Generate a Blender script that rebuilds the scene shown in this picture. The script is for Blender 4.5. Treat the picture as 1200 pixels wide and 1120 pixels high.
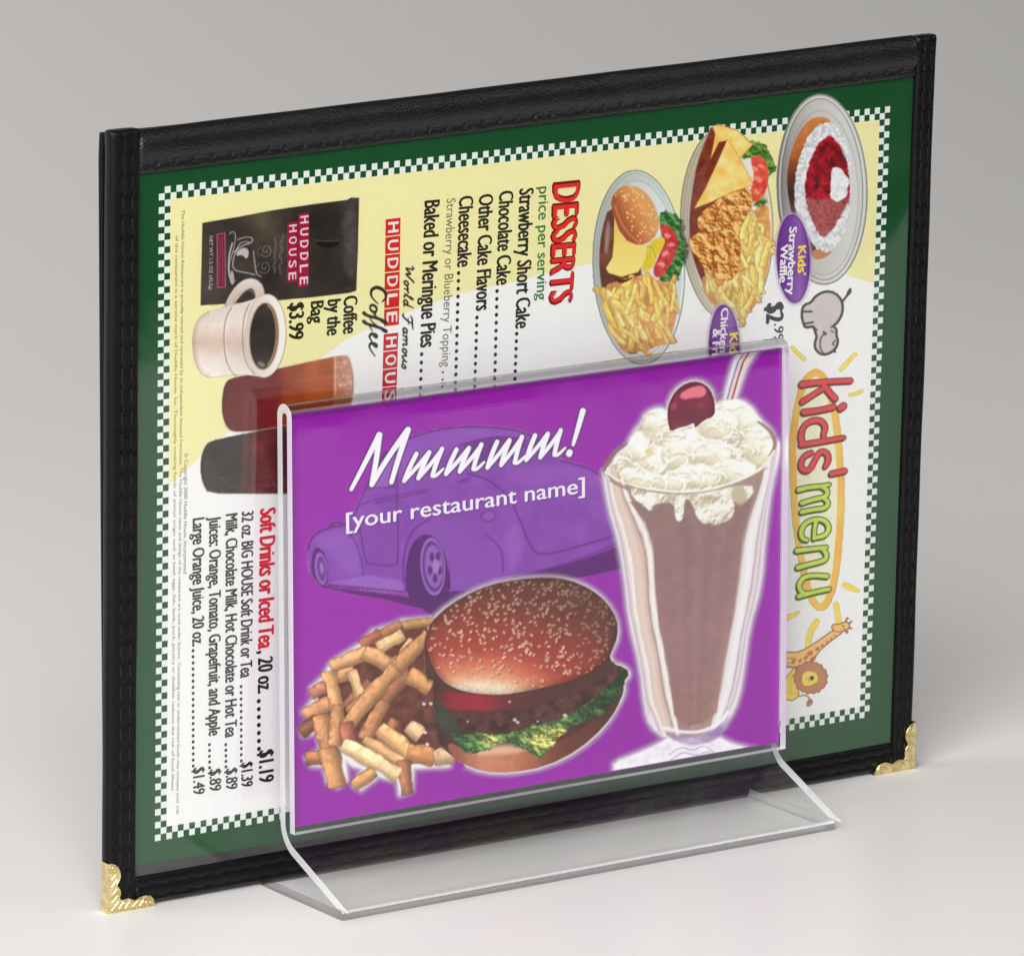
import bpy, bmesh, math, random
import numpy as np
from mathutils import Vector

for o in list(bpy.data.objects):
    bpy.data.objects.remove(o)
SC = bpy.context.scene
COL = SC.collection
MM = 0.001
ZT = 18.69                 # height of the solved origin above the table, mm

# ------------------------------------------------------------------ camera
CAM_C = np.array([-914.28162, -1555.94842, 505.39759])
F_PX, YAW, PITCH, LEAN = 7577.435, 0.5885, 0.2174, -0.03483
cam_d = bpy.data.cameras.new('camera')
cam = bpy.data.objects.new('camera', cam_d)
COL.objects.link(cam)
cam.location = (CAM_C[0]*MM, CAM_C[1]*MM, (CAM_C[2]+ZT)*MM)
cam.rotation_euler = (math.pi/2-PITCH, 0, -YAW)
cam_d.sensor_width = 36
cam_d.lens = F_PX/1200*36
cam_d.clip_start = 0.05
cam_d.clip_end = 100
SC.camera = cam

# ------------------------------------------------------------------ world, lamps, exposure
w = bpy.data.worlds.new('World')
SC.world = w
w.use_nodes = True
bgn = w.node_tree.nodes['Background']
bgn.inputs[0].default_value = (1.0, 0.985, 0.97, 1)
bgn.inputs[1].default_value = 0.05

def area(name, loc, target, size, power, col=(1, 1, 1)):
    d = bpy.data.lights.new(name, 'AREA')
    d.shape = 'RECTANGLE'
    d.size, d.size_y = size
    d.energy = power
    d.color = col
    o = bpy.data.objects.new(name, d)
    COL.objects.link(o)
    o.location = loc
    v = Vector(target)-Vector(loc)
    o.rotation_euler = v.to_track_quat('-Z', 'Y').to_euler()
    return o
area('softbox_key', (-1.28, -1.38, 1.42), (0.05, 0.05, 0.1), (1.8, 1.6), 99, (1, 0.985, 0.975))
area('softbox_fill', (1.35, -1.2, 1.45), (0.12, 0.05, 0.15), (1.0, 1.0), 5, (1, 0.99, 0.985))
area('softbox_top', (-2.0, 1.0, 2.0), (-0.9, 1.7, 0.1), (1.6, 1.6), 40, (1, 0.985, 0.97))

vs = SC.view_settings
vs.view_transform = 'Standard'
vs.look = 'None'
vs.exposure = 0
vs.gamma = 1
SC.cycles.use_denoising = True
SC.cycles.transparent_max_bounces = 32
SC.cycles.max_bounces = 16
SC.cycles.transmission_bounces = 14
SC.cycles.glossy_bounces = 6
SC.cycles.diffuse_bounces = 5
SC.cycles.sample_clamp_indirect = 6
SC.cycles.blur_glossy = 0.5

# ------------------------------------------------------------------ camera maths (photo pixel <-> planes)
_fw = np.array([math.sin(YAW)*math.cos(PITCH), math.cos(YAW)*math.cos(PITCH), -math.sin(PITCH)])
_r = np.array([math.cos(YAW), -math.sin(YAW), 0.0])
_u = np.cross(_r, _fw)

def ray(x, y):
    d = _fw*F_PX+_r*(x-600)+_u*(560-y)
    return d/np.linalg.norm(d)

M_N = np.array([0, math.cos(LEAN), -math.sin(LEAN)])
M_UP = np.array([0, math.sin(LEAN), math.cos(LEAN)])
CARD_EFF = -17.0           # depth of the card

class MenuPlane:           # (u, v) in mm on the leaning front of the menu
    @staticmethod
    def uv(x, y):
        d = ray(x, y)
        P = CAM_C+d*(-(CAM_C@M_N)/(d@M_N))
        return np.array([P[0], P@M_UP])
    @staticmethod
    def world(u, v):
        return np.stack([u, v*M_UP[1], v*M_UP[2]], -1)

class CardPlane:           # (x, z) in mm on the advert card
    @staticmethod
    def uv(x, y):
        d = ray(x, y)
        P = CAM_C+d*((CARD_EFF-CAM_C[1])/d[1])
        return np.array([P[0], P[2]])
    @staticmethod
    def world(u, v):
        return np.stack([u, np.full_like(u, CARD_EFF), v], -1)

def to_px(P):
    d = P-CAM_C
    k = d@_fw
    return 600+F_PX*(d@_r)/k, 560-F_PX*(d@_u)/k

# ------------------------------------------------------------------ object helpers
def link(o, parent=None):
    COL.objects.link(o)
    if parent is not None:
        o.parent = parent
    return o

def empty(name, loc, rot, label, cat):
    o = bpy.data.objects.new(name, None)
    o.empty_display_size = 0.02
    o.location = loc
    o.rotation_euler = rot
    o['label'] = label
    o['category'] = cat
    return link(o)

def mesh_obj(name, verts, faces, mat, parent=None, smooth=False, label=None, mats=None, midx=None):
    me = bpy.data.meshes.new(name)
    me.from_pydata([tuple(map(float, v)) for v in verts], [], faces)
    for m in (mats or [mat]):
        me.materials.append(m)
    if midx is not None:
        me.polygons.foreach_set('material_index', midx)
    if smooth:
        me.polygons.foreach_set('use_smooth', [True]*len(me.polygons))
    me.update()
    o = bpy.data.objects.new(name, me)
    if label:
        o['label'] = label
    return link(o, parent)

def bm_obj(name, bm, mat, parent=None, smooth=False, label=None):
    me = bpy.data.meshes.new(name)
    bmesh.ops.recalc_face_normals(bm, faces=bm.faces)
    bm.to_mesh(me)
    bm.free()
    me.materials.append(mat)
    if smooth:
        me.polygons.foreach_set('use_smooth', [True]*len(me.polygons))
    o = bpy.data.objects.new(name, me)
    if label:
        o['label'] = label
    return link(o, parent)

# ------------------------------------------------------------------ materials
def lin(c):
    c = np.asarray(c, float)/255.0
    return np.where(c <= 0.04045, c/12.92, ((c+0.055)/1.055)**2.4)

def new_mat(name):
    m = bpy.data.materials.new(name)
    m.use_nodes = True
    return m, m.node_tree.nodes, m.node_tree.links

def pmat(name, col, rough=0.5, metal=0.0, spec=0.5, bump=None, coat=0.0):
    m, n, l = new_mat(name)
    b = n['Principled BSDF']
    b.inputs['Base Color'].default_value = (*[float(x) for x in col], 1)
    b.inputs['Roughness'].default_value = rough
    b.inputs['Metallic'].default_value = metal
    b.inputs['Specular IOR Level'].default_value = spec
    b.inputs['Coat Weight'].default_value = coat
    if bump:
        scale, strength, dist = bump
        tc = n.new('ShaderNodeTexCoord')
        t = n.new('ShaderNodeTexNoise')
        t.inputs['Scale'].default_value = scale
        t.inputs['Detail'].default_value = 4
        bp = n.new('ShaderNodeBump')
        bp.inputs['Strength'].default_value = strength
        bp.inputs['Distance'].default_value = dist
        l.new(tc.outputs['Object'], t.inputs['Vector'])
        l.new(t.outputs['Fac'], bp.inputs['Height'])
        l.new(bp.outputs['Normal'], b.inputs['Normal'])
    return m

def leather_mat(name, base, rough, spec=0.2, grain=0.00022):
    m, n, l = new_mat(name)
    b = n['Principled BSDF']
    b.inputs['Specular IOR Level'].default_value = spec
    tc = n.new('ShaderNodeTexCoord')
    v = n.new('ShaderNodeTexVoronoi')
    v.inputs['Scale'].default_value = 1500
    nz = n.new('ShaderNodeTexNoise')
    nz.inputs['Scale'].default_value = 700
    nz.inputs['Detail'].default_value = 5
    big = n.new('ShaderNodeTexNoise')
    big.inputs['Scale'].default_value = 45
    big.inputs['Detail'].default_value = 3
    add = n.new('ShaderNodeMath'); add.operation = 'ADD'
    bp = n.new('ShaderNodeBump')
    bp.inputs['Strength'].default_value = 0.4
    bp.inputs['Distance'].default_value = grain
    ramp = n.new('ShaderNodeValToRGB')
    ramp.color_ramp.elements[0].position = 0.3
    ramp.color_ramp.elements[0].color = (*[x*0.75 for x in base], 1)
    ramp.color_ramp.elements[1].position = 0.75
    ramp.color_ramp.elements[1].color = (*[x*1.3 for x in base], 1)
    mr = n.new('ShaderNodeMapRange')
    mr.inputs['To Min'].default_value = rough-0.07
    mr.inputs['To Max'].default_value = rough+0.09
    for t in (v, nz, big):
        l.new(tc.outputs['Object'], t.inputs['Vector'])
    l.new(v.outputs['Distance'], add.inputs[0])
    l.new(nz.outputs['Fac'], add.inputs[1])
    l.new(add.outputs[0], bp.inputs['Height'])
    l.new(bp.outputs['Normal'], b.inputs['Normal'])
    l.new(big.outputs['Fac'], ramp.inputs['Fac'])
    l.new(ramp.outputs['Color'], b.inputs['Base Color'])
    l.new(big.outputs['Fac'], mr.inputs['Value'])
    l.new(mr.outputs['Result'], b.inputs['Roughness'])
    return m

LEATHER = leather_mat('black_leatherette', (0.003, 0.003, 0.0034), 0.36)
LEATHER_TOP = leather_mat('grained_leatherette', (0.0045, 0.0047, 0.0052), 0.34, 0.46, 0.0004)
THREAD = pmat('black_thread', (0.009, 0.009, 0.0095), 0.4, spec=0.35)
BRASS = pmat('pale_brass', (0.86, 0.74, 0.40), 0.24, 1.0, bump=(900, 0.16, 0.0002))
_n, _l = BRASS.node_tree.nodes, BRASS.node_tree.links          # worn and slightly tarnished
_tc = _n.new('ShaderNodeTexCoord'); _nz = _n.new('ShaderNodeTexNoise'); _rp = _n.new('ShaderNodeValToRGB'); _mr = _n.new('ShaderNodeMapRange')
_nz.inputs['Scale'].default_value = 420; _nz.inputs['Detail'].default_value = 6
_rp.color_ramp.elements[0].position = 0.35; _rp.color_ramp.elements[0].color = (0.70, 0.55, 0.24, 1)
_rp.color_ramp.elements[1].position = 0.62; _rp.color_ramp.elements[1].color = (0.88, 0.77, 0.44, 1)
_mr.inputs['To Min'].default_value = 0.36; _mr.inputs['To Max'].default_value = 0.14
_l.new(_tc.outputs['Object'], _nz.inputs['Vector']); _l.new(_nz.outputs['Fac'], _rp.inputs['Fac']); _l.new(_nz.outputs['Fac'], _mr.inputs['Value'])
_l.new(_rp.outputs['Color'], _n['Principled BSDF'].inputs['Base Color']); _l.new(_mr.outputs['Result'], _n['Principled BSDF'].inputs['Roughness'])

def table_mat():
    m, n, l = new_mat('white_tabletop')
    b = n['Principled BSDF']
    tc = n.new('ShaderNodeTexCoord')
    nz = n.new('ShaderNodeTexNoise')
    nz.inputs['Scale'].default_value = 3.0
    nz.inputs['Detail'].default_value = 5
    ramp = n.new('ShaderNodeValToRGB')
    ramp.color_ramp.elements[0].color = (0.645, 0.633, 0.624, 1)
    ramp.color_ramp.elements[1].color = (0.675, 0.664, 0.655, 1)
    n2 = n.new('ShaderNodeTexNoise')
    n2.inputs['Scale'].default_value = 900
    mr = n.new('ShaderNodeMapRange')
    mr.inputs['To Min'].default_value = 0.30
    mr.inputs['To Max'].default_value = 0.34
    l.new(tc.outputs['Object'], nz.inputs['Vector'])
    l.new(tc.outputs['Object'], n2.inputs['Vector'])
    l.new(nz.outputs['Fac'], ramp.inputs['Fac'])
    l.new(ramp.outputs['Color'], b.inputs['Base Color'])
    l.new(n2.outputs['Fac'], mr.inputs['Value'])
    l.new(mr.outputs['Result'], b.inputs['Roughness'])
    b.inputs['Specular IOR Level'].default_value = 0.25
    return m
TABLE = table_mat()

def clear_mat(name, tint, rough, gain):
    """thin clear plastic: passes light straight on, reflects by its Fresnel curve (same from both sides)"""
    m, n, l = new_mat(name)
    n.remove(n['Principled BSDF'])
    tr = n.new('ShaderNodeBsdfTransparent')
    tr.inputs[0].default_value = (*tint, 1)
    gl = n.new('ShaderNodeBsdfGlossy')
    tc = n.new('ShaderNodeTexCoord')
    nz = n.new('ShaderNodeTexNoise')         # faint smears left by handling
    nz.inputs['Scale'].default_value = 28
    nz.inputs['Detail'].default_value = 6
    nz.inputs['Distortion'].default_value = 1.2
    mr = n.new('ShaderNodeMapRange')
    mr.inputs['From Min'].default_value = 0.42
    mr.inputs['From Max'].default_value = 0.72
    mr.inputs['To Min'].default_value = rough
    mr.inputs['To Max'].default_value = rough+0.16
    l.new(tc.outputs['Object'], nz.inputs['Vector'])
    l.new(nz.outputs['Fac'], mr.inputs['Value'])
    l.new(mr.outputs['Result'], gl.inputs['Roughness'])
    ge = n.new('ShaderNodeNewGeometry')
    dot = n.new('ShaderNodeVectorMath'); dot.operation = 'DOT_PRODUCT'
    l.new(ge.outputs['Normal'], dot.inputs[0]); l.new(ge.outputs['Incoming'], dot.inputs[1])
    prev = dot.outputs['Value']
    for op, x in (('ABSOLUTE', None), ('SUBTRACT', 1.0), ('POWER', 5.0), ('MULTIPLY', 0.96*gain), ('ADD', 0.04*gain)):
        q = n.new('ShaderNodeMath'); q.operation = op; q.use_clamp = op == 'ADD'
        if op == 'SUBTRACT':
            q.inputs[0].default_value = x; l.new(prev, q.inputs[1])
        else:
            l.new(prev, q.inputs[0])
            if x is not None:
                q.inputs[1].default_value = x
        prev = q.outputs[0]
    mx = n.new('ShaderNodeMixShader')
    l.new(prev, mx.inputs[0]); l.new(tr.outputs[0], mx.inputs[1]); l.new(gl.outputs[0], mx.inputs[2])
    l.new(mx.outputs[0], n['Material Output'].inputs['Surface'])
    return m
ACRYLIC = clear_mat('clear_acrylic', (0.988, 0.991, 0.99), 0.0, 1.0)
ACRYLIC_FOOT = clear_mat('acrylic_foot', (0.994, 0.996, 0.995), 0.0, 0.32)
ACRYLIC_BEND = clear_mat('acrylic_bend', (0.992, 0.994, 0.993), 0.0, 0.5)
ACRYLIC_FOLD = clear_mat('acrylic_fold', (0.80, 0.81, 0.81), 0.08, 2.2)  # grey tint stands in for light refracted in the top fold
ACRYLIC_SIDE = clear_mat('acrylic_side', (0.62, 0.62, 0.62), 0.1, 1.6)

def edge_mat(name='cut_acrylic_edge', c=(0.9, 0.91, 0.92), t=0.5):
    m, n, l = new_mat(name)
    b = n['Principled BSDF']
    b.inputs['Base Color'].default_value = (*c, 1)
    b.inputs['Transmission Weight'].default_value = t
    b.inputs['Roughness'].default_value = 0.35
    b.inputs['IOR'].default_value = 1.49
    return m
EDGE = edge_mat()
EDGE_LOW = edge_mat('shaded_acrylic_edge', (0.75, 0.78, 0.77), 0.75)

VINYL = clear_mat('clear_vinyl', (0.97, 0.975, 0.97), 0.05, 2.6)

def print_mat():
    m, n, l = new_mat('printed_ink')
    b = n['Principled BSDF']
    b.inputs['Roughness'].default_value = 0.55
    b.inputs['Specular IOR Level'].default_value = 0.2
    at = n.new('ShaderNodeAttribute')
    at.attribute_name = 'ink'
    tr = n.new('ShaderNodeBsdfTransparent')
    mx = n.new('ShaderNodeMixShader')
    l.new(at.outputs['Color'], b.inputs['Base Color'])
    l.new(at.outputs['Alpha'], mx.inputs[0])
    l.new(tr.outputs[0], mx.inputs[1])
    l.new(b.outputs[0], mx.inputs[2])
    l.new(mx.outputs[0], n['Material Output'].inputs['Surface'])
    return m
PRINT = print_mat()

INK_K, INK_G = {'menu': 1.0, 'card': 1.0, 'card_stock': 1.0}, {'menu': 0.010, 'card': 0.012, 'card_stock': 0.028}

def ink(rgb, kind):
    return np.clip((lin(rgb)-INK_G[kind])*INK_K[kind], 0.0015, 0.86)

_flat = {}
def flat_ink(rgb, kind):
    key = (tuple(rgb), kind)
    if key not in _flat:
        m, n, l = new_mat('ink')
        b = n['Principled BSDF']
        c = ink(rgb, kind)
        b.inputs['Roughness'].default_value = 0.55
        b.inputs['Specular IOR Level'].default_value = 0.2
        tc = n.new('ShaderNodeTexCoord')
        nz = n.new('ShaderNodeTexNoise')
        nz.inputs['Scale'].default_value = 900
        nz.inputs['Detail'].default_value = 2
        ramp = n.new('ShaderNodeValToRGB')
        ramp.color_ramp.elements[0].position = 0.25
        ramp.color_ramp.elements[1].position = 0.75
        ramp.color_ramp.elements[0].color = (*[float(x)*0.975 for x in c], 1)
        ramp.color_ramp.elements[1].color = (*[min(0.9, float(x)*1.025) for x in c], 1)
        l.new(tc.outputs['Object'], nz.inputs['Vector'])
        l.new(nz.outputs['Fac'], ramp.inputs['Fac'])
        l.new(ramp.outputs['Color'], b.inputs['Base Color'])
        _flat[key] = m
    return _flat[key]

# ------------------------------------------------------------------ painting printed pictures (vertex colours on fine sheets)
def value_noise(X, Y, f, seed, octv=3):
    rs = np.random.RandomState(seed)
    out = np.zeros_like(X); a = 1.0; tot = 0
    for k in range(octv):
        T = rs.rand(64, 64)
        x = X*f+17.3*k; y = Y*f+5.1*k
        xi = np.floor(x).astype(int); yi = np.floor(y).astype(int)
        fx = x-xi; fy = y-yi
        fx = fx*fx*(3-2*fx); fy = fy*fy*(3-2*fy)
        g = lambda i, j: T[(yi+j) % 64, (xi+i) % 64]
        out += a*((g(0, 0)*(1-fx)+g(1, 0)*fx)*(1-fy)+(g(0, 1)*(1-fx)+g(1, 1)*fx)*fy)
        tot += a; a *= 0.5; f *= 2.1
    return out/tot

def smooth_pts(pts, closed=True, it=2):
    p = np.array(pts, float)
    for _ in range(it):
        if closed:
            q = np.roll(p, -1, 0)
            p = np.stack([p*0.75+q*0.25, p*0.25+q*0.75], 1).reshape(-1, 2)
        else:
            q = np.stack([p[:-1]*0.75+p[1:]*0.25, p[:-1]*0.25+p[1:]*0.75], 1).reshape(-1, 2)
            p = np.concatenate([p[:1], q, p[-1:]])
    return p

class Painter:
    def __init__(s, plane, kind, x0, y0, x1, y1, d):
        c = np.array([plane.uv(*q) for q in ((x0, y0), (x1, y0), (x0, y1), (x1, y1))])
        u0, v0 = c.min(0); u1, v1 = c.max(0)
        s.kind = kind
        s.us = np.arange(u0, u1+d, d); s.vs = np.arange(v0, v1+d, d)
        s.U, s.V = np.meshgrid(s.us, s.vs)
        s.X, s.Y = to_px(plane.world(s.U, s.V))
        s.rgb = np.full(s.X.shape+(3,), 255.0)
        s.a = np.zeros_like(s.X)
    def over(s, m, col, op=1.0):
        m = np.clip(m*op, 0, 1)
        col = np.asarray(col, float)
        na = m+s.a*(1-m)
        w_ = np.where(na > 1e-5, m/np.maximum(na, 1e-5), 0)[..., None]
        s.rgb = s.rgb*(1-w_)+col*w_
        s.a = na
    def poly(s, pts, sm=0):
        p = smooth_pts(pts, True, sm) if sm else np.array(pts, float)
        d2 = np.full(s.X.shape, 1e9); ins = np.zeros(s.X.shape, bool)
        x0, y0 = p.min(0)-14; x1, y1 = p.max(0)+14
        k = (s.X > x0) & (s.X < x1) & (s.Y > y0) & (s.Y < y1)
        if not k.any():
            return d2
        X = s.X[k]; Y = s.Y[k]
        dd = np.full(X.shape, 1e9); ii = np.zeros(X.shape, bool)
        for (ax, ay), (bx, by) in zip(p, np.roll(p, -1, 0)):
            ex, ey = bx-ax, by-ay
            t = np.clip(((X-ax)*ex+(Y-ay)*ey)/(ex*ex+ey*ey+1e-9), 0, 1)
            dd = np.minimum(dd, (X-ax-t*ex)**2+(Y-ay-t*ey)**2)
            if abs(ey) > 1e-9:
                c = ((ay > Y) != (by > Y)) & (X < ex*(Y-ay)/ey+ax)
                ii ^= c
        r = np.sqrt(dd); r[ii] *= -1
        out = np.full(s.X.shape, 50.0); out[k] = r
        return out
    def line(s, pts, wid, sm=0):
        p = smooth_pts(pts, False, sm) if sm else np.array(pts, float)
        wid = np.broadcast_to(np.asarray(wid, float), (len(p),)) if np.ndim(wid) == 0 or len(np.atleast_1d(wid)) == len(p) else np.interp(np.linspace(0, 1, len(p)), np.linspace(0, 1, len(wid)), wid)
        out = np.full(s.X.shape, 50.0)
        x0, y0 = p.min(0)-14; x1, y1 = p.max(0)+14
        k = (s.X > x0) & (s.X < x1) & (s.Y > y0) & (s.Y < y1)
        if not k.any():
            return out
        X = s.X[k]; Y = s.Y[k]; r = np.full(X.shape, 50.0)
        for i in range(len(p)-1):
            ax, ay = p[i]; bx, by = p[i+1]
            ex, ey = bx-ax, by-ay
            t = np.clip(((X-ax)*ex+(Y-ay)*ey)/(ex*ex+ey*ey+1e-9), 0, 1)
            r = np.minimum(r, np.hypot(X-ax-t*ex, Y-ay-t*ey)-(wid[i]*(1-t)+wid[i+1]*t)/2)
        out[k] = r
        return out
    def ell(s, cx, cy, rx, ry, deg=0):
        c, n = math.cos(math.radians(deg)), math.sin(math.radians(deg))
        x = (s.X-cx)*c+(s.Y-cy)*n; y = -(s.X-cx)*n+(s.Y-cy)*c
        q = np.sqrt((x/rx)**2+(y/ry)**2)
        g = np.sqrt((x/rx**2)**2+(y/ry**2)**2)+1e-9
        return (q-1)*q/g*1.0
    def n(s, f, seed, o=3):
        return value_noise(s.X, s.Y, f, seed, o)
    @staticmethod
    def aa(d, w_=1.0):
        return np.clip(0.5-d/w_, 0, 1)
    def fill(s, d, col, op=1.0, w_=1.0):
        s.over(s.aa(d, w_), col, op)
    def grain(s, amp, seed=5):
        rs = np.random.RandomState(seed)
        s.rgb = np.clip(s.rgb+(rs.rand(*s.X.shape)[..., None]-0.5)*amp, 0, 255)
    def build(s, name, place, parent, label=None):
        ny, nx = s.X.shape
        a = s.a
        cell = (np.maximum.reduce([a[:-1, :-1], a[1:, :-1], a[:-1, 1:], a[1:, 1:]]) > 0.03)
        j, i = np.nonzero(cell)
        v00 = j*nx+i
        quads = np.stack([v00, v00+1, v00+nx+1, v00+nx], 1)
        used, inv = np.unique(quads.ravel(), return_inverse=True)
        P = place(s.U.ravel()[used], s.V.ravel()[used]).astype(np.float32)*MM
        nf = len(quads)
        me = bpy.data.meshes.new(name)
        me.vertices.add(len(used)); me.vertices.foreach_set('co', P.ravel())
        me.loops.add(nf*4); me.loops.foreach_set('vertex_index', inv.astype(np.int32).ravel())
        me.polygons.add(nf)
        me.polygons.foreach_set('loop_start', np.arange(0, nf*4, 4, dtype=np.int32))
        me.update(calc_edges=True)
        c = ink(s.rgb.reshape(-1, 3)[used], s.kind)
        ca = np.concatenate([c, a.ravel()[used][:, None]], 1).astype(np.float32)
        at = me.color_attributes.new('ink', 'FLOAT_COLOR', 'POINT')
        at.data.foreach_set('color', ca.ravel())
        me.materials.append(PRINT)
        o = bpy.data.objects.new(name, me)
        if label:
            o['label'] = label
        return link(o, parent)

def lerp(a, b, t):
    return np.asarray(a, float)*(1-t[..., None])+np.asarray(b, float)*t[..., None]

def ramp(t, stops):
    xs = [q[0] for q in stops]
    return np.stack([np.interp(t, xs, [q[1][k] for q in stops]) for k in range(3)], -1)

def tr(ox, oy, sx, sy=None):
    sy = sy or sx
    return lambda pts: [(ox+x/sx, oy+y/sy) for x, y in pts]

# ------------------------------------------------------------------ the table the things stand on
def build_table():
    nx = 40
    xs = np.linspace(-3000, 3400, nx)
    prof = [(y, 0.0) for y in np.linspace(TABLE_FRONT, SWEEP_Y, 24)]
    prof += [(SWEEP_Y+SWEEP_R*math.sin(t), SWEEP_R*(1-math.cos(t))) for t in np.linspace(0, math.radians(80), 60)[1:]]
    (ya, za), (yb, zb) = prof[-2:]
    k = 900/math.hypot(yb-ya, zb-za)
    prof.append((yb+(yb-ya)*k, zb+(zb-za)*k))
    verts = [(x*MM, y*MM, z*MM) for y, z in prof for x in xs]
    faces = [(j*nx+i, j*nx+i+1, (j+1)*nx+i+1, (j+1)*nx+i) for j in range(len(prof)-1) for i in range(nx-1)]
    o = mesh_obj('tabletop', verts, faces, TABLE, smooth=True)
    o['kind'] = 'structure'
TABLE_FRONT, SWEEP_Y, SWEEP_R = -570, 650, 1900     # a white sheet that curves up behind
build_table()

# ------------------------------------------------------------------ menu cover
U0, V0 = 129.0, -18.65
def ML(u, v, w_):
    return np.stack([np.asarray(u)-U0, np.broadcast_to(-w_, np.shape(u)), np.asarray(v)-V0], -1)
base = M_UP*V0
m_loc = (U0*MM, base[1]*MM, (base[2]+ZT)*MM)
m_rot = (-LEAN, 0, 0)
cover = empty('menu_cover', m_loc, m_rot,
              'black leatherette menu cover with stitched binding and brass corners, standing behind the clear sign', 'menu cover')

def resample(pts, n):
    p = smooth_pts(pts, True, 2)
    q = np.concatenate([p, p[:1]])
    s = np.concatenate([[0], np.cumsum(np.hypot(*np.diff(q, axis=0).T))])
    t = np.linspace(0, s[-1], n, endpoint=False)
    return np.stack([np.interp(t, s, q[:, 0]), np.interp(t, s, q[:, 1])], 1)

def binding(axis, prof, t0, t1, grooves, pitch=6.2, seed=1, flare=0.0, mat=None, skew=0.0):
    """axis 'v': runs up the menu, profile (u, w); axis 'u': runs across, profile (v, w)"""
    rs = np.random.RandomState(seed)
    n = 72
    p = resample(prof, n)
    L = t1-t0
    ts = np.concatenate([[t0, t0+0.25, t0+0.7, t0+1.3], np.arange(t0+2, t1-1.6, 0.62), [t1-1.3, t1-0.7, t1-0.25, t1]])
    c = p.mean(0)
    ph = rs.rand(9)*6.28
    verts = []
    for t in ts:
        e = min(t-t0, t1-t)
        k = 1-0.30*max(0, 1-e/1.3)**2
        wob = 0.10*math.sin(t/19+ph[0])+0.07*math.sin(t/7.3+ph[1])
        for a, w_ in p:
            aa_, ww = c[0]+(a-c[0])*(1-(1-k)*0.25), c[1]+(w_-c[1])*k
            if w_ > 0.8:
                ww += wob*0.6
                if axis == 'u' and c[0] > 100:      # soft creases in the top roll
                    for t_c, dp in ((52, 0.35), (70, -0.2), (150, 0.22), (178, -0.3), (231, 0.25)):
                        ww -= dp*math.exp(-((t-t_c-(a-204)*0.5)/3.2)**2)*max(0, a-202.5)/6
                for g, dep, wid in grooves:
                    ft = (t-t0)/pitch
                    hole = math.exp(-((ft-round(ft))*pitch/0.55)**2)
                    ww -= dep*(0.45+0.75*hole)*math.exp(-((a-g)/wid)**2)
                    # puckers either side of every stitch
                    ww += 0.10*math.cos((ft)*2*math.pi)*-1*math.exp(-((abs(a-g)-1.0)/0.6)**2)*0.5
            aa_ += wob*0.5 if abs(a-c[0]) > 3 else 0
            if flare:
                aa_ += flare*max(0, 1-(t1-t)/9)**2*(1 if a > c[0] else -1)
            verts.append((aa_, ww, t))
    V = np.array(verts)
    V[:, 0] += skew*(V[:, 2]-129)
    P = ML(V[:, 0], V[:, 2], V[:, 1]) if axis == 'v' else ML(V[:, 2], V[:, 0], V[:, 1])
    m = len(ts)
    faces = [(j*n+i, j*n+(i+1) % n, (j+1)*n+(i+1) % n, (j+1)*n+i) for j in range(m-1) for i in range(n)]
    faces += [tuple(range(n))[::-1], tuple(range((m-1)*n, m*n))]
    me_o = mesh_obj('binding', P*MM, faces, mat or LEATHER, cover, smooth=True)
    bm = bmesh.new(); bm.from_mesh(me_o.data); bmesh.ops.recalc_face_normals(bm, faces=bm.faces); bm.to_mesh(me_o.data); bm.free()
    # thread lying in the grooves
    bm = bmesh.new()
    for g, dep, wid in grooves:
        k = 0
        top = np.interp(g, *zip(*sorted([(a, w_) for a, w_ in p if w_ > 0.5])))
        while t0+(k+1)*pitch < t1-1.5:
            a0, a1 = t0+k*pitch+0.75, t0+(k+1)*pitch-0.75
            rings = []
            for q in range(7):
                f = q/6
                t = a0+(a1-a0)*f
                r = 0.27*math.sqrt(max(0.08, 1-(2*f-1)**4))
                hgt = top-dep*0.55+0.02-0.28*(2*f-1)**2+rs.uniform(-.02, .02)
                ring = []
                for s_ in range(6):
                    an = s_*math.pi/3
                    gg, ww = g+r*math.cos(an)+rs.uniform(-.02, .02), hgt+r*math.sin(an)
                    P1 = ML(gg, t, ww) if axis == 'v' else ML(t, gg+skew*(t-129), ww)
                    ring.append(bm.verts.new(P1*MM))
                rings.append(ring)
            for r0, r1 in zip(rings, rings[1:]):
                for s_ in range(6):
                    bm.faces.new((r0[s_], r0[(s_+1) % 6], r1[(s_+1) % 6], r1[s_]))
            bm.faces.new(rings[0]); bm.faces.new(rings[-1])
            k += 1
    bm_obj('stitching', bm, THREAD, me_o, smooth=True)
    return me_o

binding('v', [(-14.0, -3.2), (-15.6, -3.0), (-16.5, -2.0), (-16.7, -0.4), (-16.5, 1.0), (-15.6, 1.9), (-14.2, 2.2), (-12.7, 2.1), (-11.3, 2.2), (-9.9, 2.1), (-8.6, 2.1), (-7.5, 1.9), (-7.05, 1.2), (-7.05, 0.0), (-8, -3.2)],
        -18.2, 210.1, [(-12.7, 0.5, 0.55), (-9.6, 0.5, 0.55)], 6.2, 3, 0.35)
binding('v', [(267.5, -3.2), (265.9, -0.2), (265.9, 1.0), (266.4, 1.9), (267.4, 2.2), (268.6, 2.05), (270.0, 2.2), (271.3, 2.05), (272.3, 2.0), (273.3, 1.3), (273.7, 0.0), (273.6, -1.6), (272.8, -2.9), (271.5, -3.2)],
        -18.2, 213.3, [(268.4, 0.75, 0.5), (271.3, 0.75, 0.5)], 6.0, 5, 0.35)
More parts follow.
